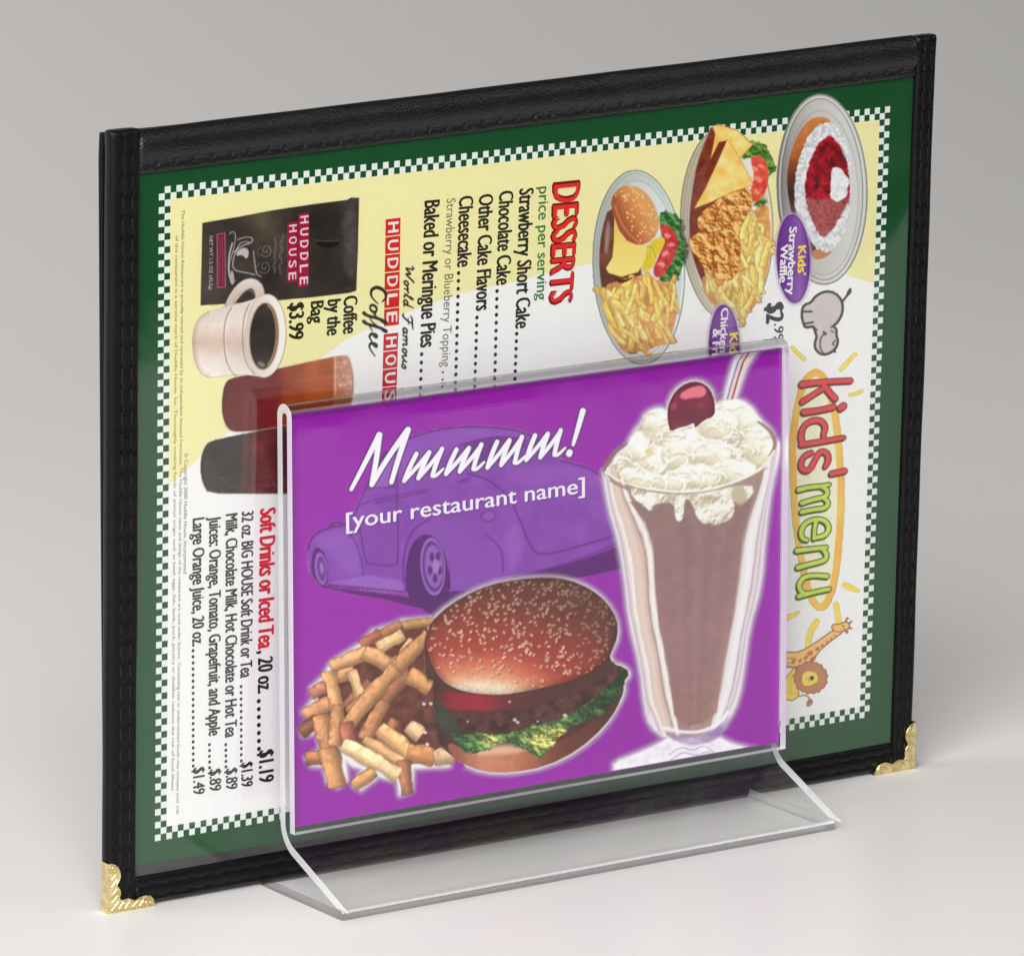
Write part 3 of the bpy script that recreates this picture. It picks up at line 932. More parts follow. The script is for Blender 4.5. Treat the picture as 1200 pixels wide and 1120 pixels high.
    e = np.sqrt(((p.X-566)/112)**2+((p.Y-822)/52)**2)+0.10*(nz-0.5)+0.0028*np.clip(p.X-585, 0, 200)
    c = ramp(e, [(0, (236, 220, 198)), (0.34, (230, 206, 176)), (0.55, (222, 164, 128)), (0.85, (202, 112, 86)), (1.2, (166, 70, 58)), (1.75, (140, 58, 50)), (2.4, (106, 54, 46)), (3, (94, 54, 48))])
    c = c*(0.90+0.2*nf)[..., None]
    dt = p.poly(top, 1)
    c *= (0.72+0.28*np.clip(-dt/9, 0, 1))[..., None]
    p.fill(dt-1.2, (60, 28, 28), 0.6, 2.5)
    p.fill(dt, np.clip(c, 0, 255))
    p.over(p.aa(p.ell(566, 806, 46, 7, 2), 10)*(dt < 0)*np.clip(p.n(0.6, 12)*1.5-0.2, 0, 1), (240, 230, 208), 0.8)
    # sesame
    rs = np.random.RandomState(16)
    n = 0
    while n < 560:
        x, y = rs.uniform(500, 722), rs.uniform(680, 806)
        # foreshortened dome: denser to the top
        e_ = math.sqrt(((x-566)/112)**2+((y-822)/52)**2)+0.0028*max(0, x-585)
        keep = 0.0 if e_ < 0.55 else min(1, 0.14+0.36*(e_-0.55))
        if rs.rand() > keep:
            continue
        n += 1
        r = rs.uniform(1.05, 1.6); el = rs.uniform(1.3, 1.9)
        lum = 1 if e_ < 1.5 else max(0.66, 1-0.24*(e_-1.5))
        if x > 672: lum *= 0.84
        m = p.aa(p.ell(x, y, r*el, r, rs.uniform(-70, 70)), 1.1)*(dt < -1.0)
        ms = p.aa(p.ell(x+0.9, y+1.0, r*el, r, 0), 1.6)*(dt < -1.0)
        p.over(ms, (70, 26, 26), 0.4)
        p.over(m, np.array((232, 182, 152))*lum*rs.uniform(0.88, 1.06), 0.9)
    for x, y, r in ((603, 843, 1.8), (606.5, 846, 1.6), (662, 838, 2.0), (597, 822, 1.3), (499, 823, 1.2), (548, 845, 1.0), (630, 845, 1.1)):
        p.fill(p.ell(x, y, r*1.3, r, 20), (232, 216, 220), 0.85)
    melt = np.clip((p.X-506-12*(p.n(0.08, 99, 3)-0.5))/9, 0, 1)
    low = np.clip((p.Y-792)/8, 0, 1)
    p.a *= 1-low*(1-melt)
    p.grain(9)
    return p.build('burger_picture', place, card)

def fries_picture(place):
    p = Painter(CardPlane, 'card', 346, 715, 548, 944, 0.27)
    T = tr(345, 710, 4.765)
    sil = T([(760, 72), (600, 84), (560, 105), (440, 140), (370, 215), (210, 315), (160, 400), (95, 460), (110, 520), (50, 590), (100, 640), (40, 680), (50, 720), (130, 700), (150, 800), (70, 850), (100, 885), (165, 890), (190, 980), (240, 1005), (290, 970), (280, 850), (330, 890), (385, 905), (335, 1000), (370, 1020), (470, 945), (580, 975), (590, 1050), (650, 1030), (660, 900), (860, 890), (885, 800), (830, 560), (760, 300)])
    d = p.poly(sil)
    p.over(np.clip(1-d/11.0, 0, 1)**3.0, (246, 236, 246), 0.9)
    nz = p.n(0.12, 21, 4)
    p.fill(p.poly(T([(740, 100), (600, 120), (440, 180), (380, 240), (220, 350), (170, 420), (130, 500), (150, 600), (160, 700), (280, 780), (420, 850), (600, 890), (780, 860), (850, 800), (830, 560), (760, 300)])), lerp((74, 40, 36), (128, 74, 60), np.clip(nz*1.6-0.3, 0, 1)))
    L = [((610, 112), (790, 85), 46, (172, 128, 84)), ((430, 190), (590, 105), 56, (168, 112, 78)), ((380, 215), (470, 150), 60, (176, 104, 80)), ((470, 235), (600, 160), 72, (224, 182, 134)),
         ((600, 270), (660, 190), 42, (214, 160, 118)), ((210, 335), (400, 262), 76, (208, 156, 110)), ((395, 262), (550, 335), 84, (206, 156, 106)), ((290, 560), (420, 430), 60, (140, 88, 66)),
         ((215, 405), (330, 368), 64, (194, 142, 96)), ((318, 368), (372, 520), 66, (224, 182, 132)), ((300, 590), (390, 520), 60, (166, 112, 78)), ((95, 495), (172, 452), 66, (190, 126, 96)), ((60, 612), (195, 540), 84, (206, 146, 106)),
         ((38, 700), (130, 640), 70, (136, 86, 66)), ((70, 850), (170, 850), 72, (170, 112, 80)), ((150, 620), (190, 830), 96, (184, 130, 90)), ((195, 375), (238, 570), 78, (200, 150, 102)), ((238, 560), (226, 770), 76, (190, 138, 94)),
         ((190, 800), (240, 1000), 108, (190, 136, 90)), ((470, 560), (640, 380), 80, (150, 96, 72)), ((640, 390), (755, 455), 96, (208, 150, 100)), ((400, 740), (500, 540), 84, (176, 120, 84)), ((300, 660), (590, 320), 88, (190, 138, 94)), ((575, 340), (745, 165), 82, (182, 132, 90)),
         ((290, 650), (300, 770), 84, (162, 96, 78)), ((560, 640), (480, 760), 70, (176, 110, 78)), ((480, 690), (650, 830), 92, (222, 172, 118)), ((640, 815), (775, 845), 96, (206, 142, 94)), ((395, 745), (590, 870), 66, (218, 170, 120)), ((610, 870), (625, 1042), 72, (168, 112, 82)),
         ((280, 780), (570, 935), 88, (238, 202, 154)), ((635, 670), (700, 725), 84, (228, 186, 142)), ((785, 845), (885, 832), 84, (216, 178, 138)), ((335, 1000), (440, 925), 66, (204, 154, 104))]
    for a, b, wd, col in L:
        a, b = T([a, b]); dx_, dy_ = (b[0]-a[0])*0.05, (b[1]-a[1])*0.05
        fry(p, (a[0]-dx_, a[1]-dy_), (b[0]+dx_, b[1]+dy_), wd/4.765*0.98, np.minimum(255, np.array(col)*1.05+np.array((6, 6, 6))), 0.1, 0.6)
    for x, y in ((722, 545), (730, 705), (742, 770), (762, 545)):
        x, y = T([(x, y)])[0]; p.fill(p.ell(x, y, 2.3, 1.6, 30), (240, 228, 226), 0.9)
    p.grain(9, 6)
    return p.build('fries_picture', place, card)

def milkshake_picture(place):
    p = Painter(CardPlane, 'card', 695, 407, 917, 893, 0.29)
    cy = [548, 561, 599, 628, 674, 727, 781, 829, 850, 862]
    xl = np.interp(p.Y, cy, [708, 708, 715, 724, 732.4, 737.6, 751, 756, 762, 782]); xr = np.interp(p.Y, [515, 535, 570, 628, 687, 735, 781, 818, 842, 862], [913, 912, 903, 895.5, 891, 877, 871, 865, 854, 838])
    il = np.interp(p.Y, [560, 593, 628, 687, 732, 781, 840, 852], [728, 742, 767, 768, 772.5, 784, 790, 800]); ir = np.interp(p.Y, [560, 593, 628, 674, 732, 781, 834, 848], [896, 880, 870, 865, 857, 846, 840, 826])
    def soften(a):
        k = 31; q = np.pad(a, ((k, k), (0, 0)), 'edge'); cs = np.cumsum(q, 0)
        return (cs[2*k:]-cs[:-2*k])/(2*k)
    xl, xr, il, ir = [soften(q) for q in (xl, xr, il, ir)]
    bowl = [(708, 550), (708, 561), (715, 599), (724, 628), (732.4, 674), (737.6, 727), (751, 781), (756, 829), (762, 850), (782, 866), (836, 862), (854, 842), (865, 818), (871, 781), (877, 735), (891, 687), (895.5, 628), (903, 570), (912, 535), (913, 515), (880, 500), (760, 510)]
    dB = p.poly(bowl, 1)
    cream = [(717, 548), (722, 532), (735, 524), (742, 508), (752, 496), (757, 484), (772, 478), (783, 482), (790, 492), (812, 492), (838, 474), (858, 466), (878, 474), (890, 492), (904, 505), (909, 522), (902, 540), (888, 555), (850, 571), (805, 578), (762, 574), (735, 566)]
    dC = p.poly(cream, 1)
    straw_c = [(880, 405), (868, 424), (861, 446), (855, 468), (849, 492)]
    dS = p.line(straw_c, [17, 15, 13, 12, 11], 2)
    dBase = p.poly([(720, 893), (745, 884), (772, 872), (786, 862), (838, 860), (852, 870), (880, 878), (905, 882), (905, 900), (720, 905)], 1)
    dCh = p.poly([(782, 492), (782, 476), (791, 458), (805, 448), (820, 447), (832, 455), (837.5, 470), (837.5, 488), (824, 494), (812, 503), (786, 508)], 1)
    dh = np.minimum.reduce([dB, dC, dS, dBase, dCh])
    p.over(np.clip(1-dh/11.0, 0, 1)**3.0, (244, 232, 246), 0.9)
    # straw
    q = np.clip((p.X-np.interp(p.Y, [405, 424, 446, 468, 492], [880, 868, 861, 855, 849]))/12+0.5, 0, 1)
    p.fill(dS, ramp(q, [(0, (228, 224, 230)), (0.16, (206, 206, 216)), (0.22, (112, 120, 152)), (0.3, (128, 130, 158)), (0.36, (232, 206, 214)), (0.62, (228, 196, 206)), (0.68, (150, 58, 82)), (0.8, (160, 70, 90)), (0.86, (238, 226, 226)), (1, (222, 208, 190))]))
    # glass base
    nz = p.n(0.12, 31, 4)
    p.fill(dBase, lerp((226, 220, 232), (250, 246, 250), np.clip(nz*1.6-0.3, 0, 1)))
    # glass walls
    fl = np.clip((p.X-xl)/np.maximum(il-xl, 1), 0, 1); fr_ = np.clip((xr-p.X)/np.maximum(xr-ir, 1), 0, 1)
    wob = 0.05*(p.n(0.05, 33, 2)-0.5)
    st_ = value_noise(p.X*0.5, p.Y*0.06, 0.5, 35, 3)-0.5
    CL = ramp(fl+wob+0.08*st_, [(0, (228, 218, 226)), (0.08, (196, 178, 188)), (0.17, (222, 212, 208)), (0.25, (238, 232, 226)), (0.33, (212, 196, 186)), (0.5, (222, 200, 188)), (0.66, (206, 180, 170)), (0.73, (170, 142, 140)), (0.79, (226, 220, 216)), (0.9, (238, 234, 230)), (0.97, (206, 188, 184)), (1, (160, 130, 126))])
    CR = ramp(fr_+wob+0.08*st_, [(0, (230, 220, 228)), (0.12, (200, 186, 194)), (0.24, (226, 216, 222)), (0.34, (188, 170, 176)), (0.42, (228, 222, 224)), (0.62, (236, 232, 234)), (0.86, (222, 214, 216)), (1, (164, 138, 132))])
    c = np.where((p.X < (il+ir)/2)[..., None], CL, CR)
    p.fill(dB, c)
    # chocolate
    t = np.clip((p.Y-580)/270, 0, 1); s_ = np.clip((p.X-il)/np.maximum(ir-il, 1), 0, 1)
    c = ramp(t, [(0, (134, 104, 98)), (0.3, (136, 102, 102)), (0.6, (142, 104, 108)), (0.8, (140, 102, 102)), (1, (142, 104, 98))])
    tan_ = np.clip((s_-0.80)*4, 0, 1)*np.clip((p.Y-620)/120, 0, 1)
    c = c*(1-0.5*tan_[..., None])+np.array((166, 134, 112))*0.5*tan_[..., None]
    c = c*1.03+np.array((6, 9, 10))
    c *= (0.955+0.09*nz+0.03*np.sin(s_*26+nz*2)*np.clip(1-abs(s_-.5)*2, 0, 1))[..., None]
    liq = p.poly([(738, 588), (742, 593), (756, 612), (766, 640), (768, 687), (772.5, 732), (784, 781), (788, 820), (790, 838), (806, 850), (824, 847), (840, 834), (846, 781), (857, 732), (865, 674), (870, 628), (880, 593), (884, 580), (840, 584), (780, 584)], 0)
    p.fill(liq, c, 1, 2.5)
    # foot of the bowl
    p.fill(p.poly([(777, 856), (800, 862), (826, 860), (846, 848), (855, 836), (852, 856), (840, 866), (815, 874), (790, 868)], 1), lerp((150, 116, 168), (196, 176, 204), np.clip(nz*2-0.5, 0, 1)), 0.85, 3)
    p.fill(p.line([(778, 852), (800, 858), (824, 857), (844, 846), (853, 834)], 4, 2), (240, 236, 242), 0.9, 2)
    for L_ in ([(784, 884), (798, 874), (812, 880), (824, 872), (838, 882)], [(786, 890), (800, 880), (816, 886), (830, 879), (842, 890)]):
        p.fill(p.line(L_, 1.3, 2), (168, 150, 172), 0.8)
    # cream clinging inside the glass below the rim
    def billow(seed, f=0.05):
        a = p.n(f, seed, 4); b = p.n(f*1.9, seed+1, 3)
        gy, gx = np.gradient(a+0.5*b)
        s2 = np.clip(0.55-(gy*-1+gx*0.6)*16, 0, 1)
        return s2
    sh = billow(41)
    cc = ramp(sh, [(0, (196, 186, 160)), (0.3, (222, 216, 196)), (0.55, (238, 236, 224)), (1, (252, 252, 248))])
    p.fill(p.poly([(735, 568), (770, 578), (805, 580), (880, 566), (884, 578), (872, 590), (858, 586), (862, 594), (856, 610), (846, 612), (836, 616), (832, 612), (826, 615), (816, 606), (812, 592), (806, 584), (802, 586), (801, 606), (796, 612), (791, 608), (790, 588), (768, 590), (762, 600), (754, 592), (742, 584)], 1), cc*0.97, 0.93, 2)
    p.fill(p.ell(866, 580, 9, 12, -10), (190, 172, 140), 0.85, 3)
    p.fill(p.ell(824, 590, 7, 5, 0), (214, 196, 170), 0.5, 4)
    # whipped cream heap: overlapping folds
    p.fill(dC, cc, 1, 1.6)
    folds = [((760, 540), 26, 17, -8), ((745, 560), 22, 12, 5), ((775, 500), 22, 20, -30), ((800, 530), 24, 24, -60), ((870, 490), 26, 24, 20), ((840, 498), 24, 18, -10), ((888, 522), 18, 24, 10), ((830, 530), 28, 16, -6), ((856, 552), 30, 14, -8), ((812, 558), 30, 14, -4), ((742, 525), 18, 14, -20), ((786, 566), 20, 9, -6)]
    for k, ((x, y), rx, ry, dg_) in enumerate(folds):
        m = p.aa(p.ell(x, y, rx, ry, dg_)+5*(p.n(0.09, 60+k, 3)-0.5), 2.2)*p.aa(dC)
        rel = np.clip(((p.Y-y)/ry*0.55+(p.X-x)/rx*-0.25)+0.5+0.5*(p.n(0.07, 80+k, 3)-0.5), 0, 1)
        col = ramp(rel, [(0, (252, 253, 250)), (0.35, (246, 246, 238)), (0.6, (232, 228, 208)), (0.85, (216, 206, 180)), (1, (200, 188, 164))])
        p.over(m, col, 0.82)
        # soft shadow under the fold
        m2 = np.exp(-((p.ell(x, y, rx, ry, dg_)-1.0)/1.6)**2)*(p.Y > y)*p.aa(dC)
        p.over(m2, (184, 168, 140), 0.30)
    for L_ in ([(758, 575), (770, 560), (792, 552), (808, 540), (800, 532), (786, 538), (776, 552), (754, 558)], [(784, 508), (800, 500), (814, 497), (812, 507)], [(800, 480+54), (826, 532), (848, 530)]):
        p.fill(p.line(L_, [1.2, 2.6, 3, 2.4], 2), (252, 252, 246), 0.85, 2)
    rs = np.random.RandomState(12)
    for _ in range(150):
        x, y = rs.uniform(712, 908), rs.uniform(470, 576)
        if dC.ravel()[np.argmin((p.X-x)**2+(p.Y-y)**2)] > -5:
            continue
        r = rs.uniform(5, 13); a0 = rs.uniform(-2.9, -0.4); a1 = a0+rs.uniform(0.9, 2.2)
        arc_ = [(x+r*math.cos(t)*1.15, y+r*math.sin(t)*0.75) for t in np.linspace(a0, a1, 6)]
        wd = rs.uniform(1.6, 3.4)
        p.over(p.aa(p.line([(q[0]+0.8, q[1]+wd*0.9+0.6) for q in arc_], [0.6, wd*1.2, 0.6], 1), 3)*p.aa(dC), (196, 180, 150), 0.5)
        p.over(p.aa(p.line(arc_, [0.5, wd, wd*0.8, 0.5], 1), 1.6)*p.aa(dC), (252, 252, 247), 0.9)
    p.fill(p.ell(761, 529, 5, 5), (206, 192, 128), 0.7, 4)
    # rim
    p.fill(p.line([(708, 552), (712, 541), (722, 528), (734, 520)], [4, 5, 4, 2], 2), (140, 112, 108), 0.9, 1.5)
    p.fill(p.line([(710, 556), (720, 566), (738, 574)], [5, 4, 2], 2), (150, 122, 114), 0.85, 1.5)
    p.fill(p.line([(888, 494), (900, 502), (908, 514), (908, 524), (902, 534)], [2, 4, 5, 4, 2], 2), (142, 116, 106), 0.9, 1.5)
    p.fill(p.line([(907, 528), (896, 546), (876, 558), (846, 570), (808, 577), (762, 574), (726, 564), (709, 553)], [2, 2.6, 2.4, 2.2, 2.6, 2.4, 2, 2], 2), (240, 238, 224), 0.95, 1.3)
    p.fill(p.line([(900, 548), (876, 561), (846, 573), (808, 580), (762, 577), (730, 568)], 1.0, 2), (158, 136, 116), 0.75, 1.2)
    p.fill(p.line([(712, 548), (709, 556), (714, 562)], 1.6, 2), (244, 240, 240), 0.9)
    # cherry
    t = np.clip((p.Y-447)/60, 0, 1)
    c = ramp(t, [(0, (96, 20, 44)), (0.3, (126, 42, 66)), (0.7, (112, 44, 62)), (1, (122, 56, 70))])*(0.95+0.1*nz)[..., None]
    cut = p.aa(-p.poly([(779, 510), (792, 502), (806, 499), (813, 495), (815, 502), (824, 492), (842, 486), (842, 520), (779, 522)], 1), 1.2)
    p.over(p.aa(dCh)*cut, c)
    p.over(p.aa(np.abs(dCh+1.6)-1.2, 1.4)*cut*(dCh < 0.5), (88, 12, 36), 0.7)
    p.fill(p.poly([(795, 463), (806, 455), (821, 451), (827, 455), (828, 461), (822, 466), (810, 466), (801, 469)], 1), (232, 120, 140), 0.95, 2)
    p.fill(p.ell(790, 476, 3.4, 4.6, 20), (170, 78, 102), 0.7, 3); p.fill(p.ell(821, 475, 5, 3.5, -20), (150, 72, 88), 0.6, 3)
    p.fill(p.line([(837, 467), (842, 462), (847, 458)], 1.6), (142, 142, 96), 0.9)
    p.a *= (p.U > cx0+0.15) & (p.U < cx1-0.15) & (p.V > cz0+0.15) & (p.V < cz1-0.15)
    p.grain(8, 7)
    return p.build('milkshake_picture', place, card)

def car_picture(place):
    p = Painter(CardPlane, 'card', 352, 488, 735, 720, 0.34)
    T = tr(345, 480, 3.158)
    body = T([(52, 600), (46, 530), (64, 470), (120, 438), (180, 425), (225, 365), (262, 290), (330, 160), (430, 96), (560, 66), (700, 60), (830, 75), (895, 103), (950, 150), (985, 186), (1080, 208), (1140, 250), (1180, 290), (1200, 330), (1215, 500), (1050, 560), (900, 600), (740, 640), (640, 668), (560, 672), (400, 676), (130, 655), (70, 612)])
    sh = T([(100, 655), (400, 690), (520, 720), (570, 668), (760, 640), (900, 600), (1215, 500), (1215, 585), (1060, 620), (700, 640), (520, 770), (470, 735), (330, 700), (200, 678)])
    DK = (92, 26, 112)
    p.fill(p.poly(sh), (96, 34, 116), 0.92, 3)
    nz = p.n(0.05, 51, 3)
    dB = p.poly(body, 1)
    p.fill(dB, lerp((128, 66, 164), (146, 82, 182), nz))
    inb = p.aa(dB)
    for pts, col, op in ((T([(60, 480), (130, 450), (200, 450), (240, 500), (250, 580), (250, 610), (190, 610), (130, 520), (90, 500)]), (150, 96, 190), 0.7),
                         (T([(430, 100), (560, 70), (700, 64), (830, 78), (880, 105), (700, 100), (600, 125), (560, 160), (440, 210), (390, 260), (380, 140)]), (152, 90, 188), 0.6),
                         (T([(760, 240), (900, 200), (1080, 215), (1180, 300), (1100, 270), (960, 260), (860, 290)]), (154, 88, 186), 0.6),
                         (T([(780, 470), (800, 440), (830, 420), (850, 500), (830, 580), (790, 600)]), (156, 96, 190), 0.6),
                         (T([(270, 400), (380, 390), (378, 560), (272, 560)]), (134, 70, 168), 0.8),
                         (T([(440, 440), (520, 400), (640, 420), (700, 480), (760, 540), (760, 620), (600, 650), (560, 520), (500, 450)]), (138, 76, 174), 0.7)):
        p.over(p.aa(p.poly(pts, 2), 9)*inb, col, op)
    # rear window and side glass
    p.over(p.aa(p.poly(T([(612, 132), (700, 106), (790, 100), (850, 118), (858, 140), (800, 150), (700, 190), (640, 210)]), 1), 2), (112, 52, 142), 0.9)
    p.over(p.aa(p.poly(T([(262, 292), (330, 175), (372, 150), (370, 285), (300, 296)]), 1), 2)*inb, (160, 104, 196), 0.7)
    # running board
    p.fill(p.poly(T([(130, 640), (270, 612), (400, 634), (402, 668), (300, 660)])), (156, 104, 190), 0.85)
    p.fill(p.line(T([(130, 650), (300, 664), (404, 676)]), 1.4), DK, 0.9)
    # wheels
    p.fill(p.poly(T([(412, 690), (410, 590), (430, 500), (470, 462), (510, 462), (545, 500), (575, 600), (580, 670), (520, 735), (470, 730)]), 1), (84, 30, 108))
    p.fill(p.ell(*T([(512, 580)])[0], 14.5, 34, -4), (150, 106, 186))
    p.fill(p.ell(*T([(513, 580)])[0], 12.6, 30, -4), (108, 50, 140))
    p.fill(p.ell(*T([(516, 580)])[0], 10.5, 25, -4), (146, 98, 182))
    for a in range(5):
        an = a*1.257+0.3
        c0 = T([(520, 580)])[0]
        p.fill(p.ell(c0[0]+6*math.cos(an), c0[1]+14*math.sin(an), 2.6, 5.4, 0), (84, 30, 112), 0.9)
    p.fill(p.ell(*T([(524, 578)])[0], 4, 8), (168, 124, 200), 0.9)
    p.fill(p.poly(T([(60, 600), (66, 520), (90, 505), (118, 540), (128, 640), (100, 655)]), 1), (92, 36, 118))
    p.fill(p.ell(*T([(98, 588)])[0], 7, 19, -6), (150, 106, 188)); p.fill(p.ell(*T([(100, 588)])[0], 5, 15, -6), (112, 54, 144)); p.fill(p.ell(*T([(101, 585)])[0], 2.2, 7, -6), (158, 112, 194))
    # drawing lines
    for pts, wd in (([(330, 165), (430, 100), (560, 67), (700, 61), (830, 76), (900, 106), (955, 155)], 1.5), ([(612, 132), (700, 106), (800, 98), (858, 118)], 1.2),
                    ([(640, 236), (720, 258), (795, 322), (840, 420), (870, 500), (895, 530), (930, 536), (1010, 518), (1205, 460)], 1.5), ([(985, 188), (1080, 210), (1140, 248), (1185, 300)], 1.4),
                    ([(404, 640), (402, 560), (412, 500), (440, 440), (500, 405)], 1.5), ([(382, 100), (378, 300), (386, 560), (370, 578), (280, 572), (262, 560), (250, 480), (236, 410)], 1.3),
                    ([(240, 352), (300, 332), (420, 308), (480, 296), (494, 302), (470, 308), (300, 345)], 1.0), ([(222, 392), (262, 290), (330, 165)], 1.3), ([(262, 292), (370, 285)], 1.3),
                    ([(50, 520), (64, 470), (120, 438), (190, 425)], 1.4), ([(130, 430), (150, 418), (190, 420), (210, 470)], 1.2), ([(190, 440), (240, 510), (256, 612)], 1.0),
                    ([(705, 458), (770, 515), (772, 600)], 1.2), ([(600, 270), (650, 250)], 1.2), ([(610, 272), (650, 262)], 0.8), ([(60, 600), (100, 655), (130, 655)], 1.4), ([(1205, 490), (1050, 556), (900, 598), (770, 632)], 1.2)):
        p.fill(p.line(T(pts), wd*1.25, 2), DK, 0.72, 1.6)
    x, y = T([(718, 393)])[0]
    p.fill(np.abs(p.ell(x, y, 9, 6.2, -8))-0.5, DK, 0.85); p.fill(p.ell(x+1, y, 6, 3.6, -8), (150, 88, 176), 0.7)
    p.a *= 0.90
    p.grain(8, 9)
    return p.build('car_picture', place, card)

def headline(place):
    p = Painter(CardPlane, 'card', 404, 474, 692, 584, 0.22)
    T = tr(400, 470, 4)
    L = [([(46, 414), (90, 330), (178, 158)], [4.5, 5.5, 7.2]), ([(178, 158), (165, 270), (142, 392)], [7, 6.4, 5.8]), ([(142, 392), (220, 260), (312, 134)], [5.8, 6.2, 7.2]), ([(312, 134), (270, 260), (234, 380)], [7, 6.4, 5.4])]
    for x0, y0, x1, y1, st, en in ((352, 246, 294, 374, 60, 502), (540, 226, 490, 342, 58, 690), (730, 190, 684, 312, 58, 872), (908, 160, 866, 276, 60, 1052)):
        dx, dy = st, -st*0.2
        for k in range(3):
            a = (x0+dx*k, y0+dy*k+(6 if k == 1 else 0)); b = (x1+dx*k+6*k, y1+dy*k)
            L.append(([a, ((a[0]+b[0])/2-3, (a[1]+b[1])/2), b], [5.2, 5.6, 5.0]))
            if k < 2:
                nx_ = (x0+dx*(k+1), y0+dy*(k+1)+4)
                L.append(([b, ((b[0]+nx_[0])/2+4, (b[1]+nx_[1])/2), nx_], [4.6, 4.8, 5.0]))
            else:
                L.append(([b, (b[0]+16, b[1]+2), (b[0]+52, b[1]-34)], [5, 4.2, 2.6]))
    L += [([(1132, 46), (1110, 124), (1086, 205)], [7, 6, 3.6]), ([(1070, 240), (1067, 247)], [7.4, 7.4])]
    D = np.minimum.reduce([p.line(T(a), b, 2) for a, b in L])
    p.fill(D-1.1, (92, 40, 116), 0.9, 1.8)
    p.fill(D, (236, 234, 242))
    p.grain(6, 3)
    p.build('headline_lettering', place, card, 'white brush text reading Mmmmm!')

# ------------------------------------------------------------------ pictures on the menu
def lettuce_fill(p, pts, seed, dark=(34, 92, 48), light=(120, 172, 92)):
    d = p.poly(pts, 1)+6.0*(p.n(0.24, seed, 3)-0.5)
    a = p.n(0.17, seed+1, 4); gy, gx = np.gradient(a)
    g = np.clip(0.42+(gx*0.6+gy)*6+0.9*(a-0.5), 0, 1)
    p.fill(d-0.6, (30, 66, 34), 0.5, 1.4)
    p.fill(d, lerp(dark, light, g))
def plate(p, cx, cy, rx, ry, deg, rim, inner, line, dark_left=None):
    d = p.ell(cx, cy, rx, ry, deg)
    f = np.clip((p.X-cx)/rx*0.5+0.5+0.15*(p.Y-cy)/ry, 0, 1)
    p.fill(d, lerp(np.array(rim)*0.86, np.minimum(255, np.array(rim)*1.12), f))
    p.fill(np.abs(d+0.7)-0.6, line, 0.75)
    p.fill(np.abs(d+4.6)-0.5, line, 0.35)
    d2 = p.ell(cx+1, cy+1, rx-8, ry-12, deg)
    p.fill(d2, lerp(np.array(inner)*0.9, np.minimum(255, np.array(inner)*1.08), f))
    p.fill(np.abs(d2)-0.5, line, 0.45)
    return d, d2
def loose_fries(p, pts, n, seed, base_, cols, wd=4.6, lean=0.3):
    d = p.poly(pts, 1)+1.5*(p.n(0.3, seed+4)-0.5)
    nz = p.n(0.16, seed, 4)
    p.fill(d, lerp(np.array(base_)*0.80, np.minimum(255, np.array(base_)*1.12), np.clip(nz*1.6-0.3, 0, 1)))
    rs = np.random.RandomState(seed)
    P_ = np.array(pts); lo, hi = P_.min(0), P_.max(0)
    k = 0
    while k < n:
        x, y = rs.uniform(lo[0], hi[0]), rs.uniform(lo[1], hi[1])
        jj = np.argmin((p.X-x)**2+(p.Y-y)**2)
        if d.ravel()[jj] > -3.5:
            continue
        a = math.pi/2+rs.normal(0, 0.36)-lean; L = rs.uniform(18, 40)
        c = np.array(cols[rs.randint(len(cols))])*rs.uniform(0.94, 1.03)*(0.86+0.14*min(1, k/n*1.6))
        fry(p, (x-L/2*math.cos(a), y-L/2*math.sin(a)), (x+L/2*math.cos(a), y+L/2*math.sin(a)), rs.uniform(wd*0.75, wd*1.2), np.minimum(c, 255), 0.45, rs.normal(0, 1.6))
        k += 1

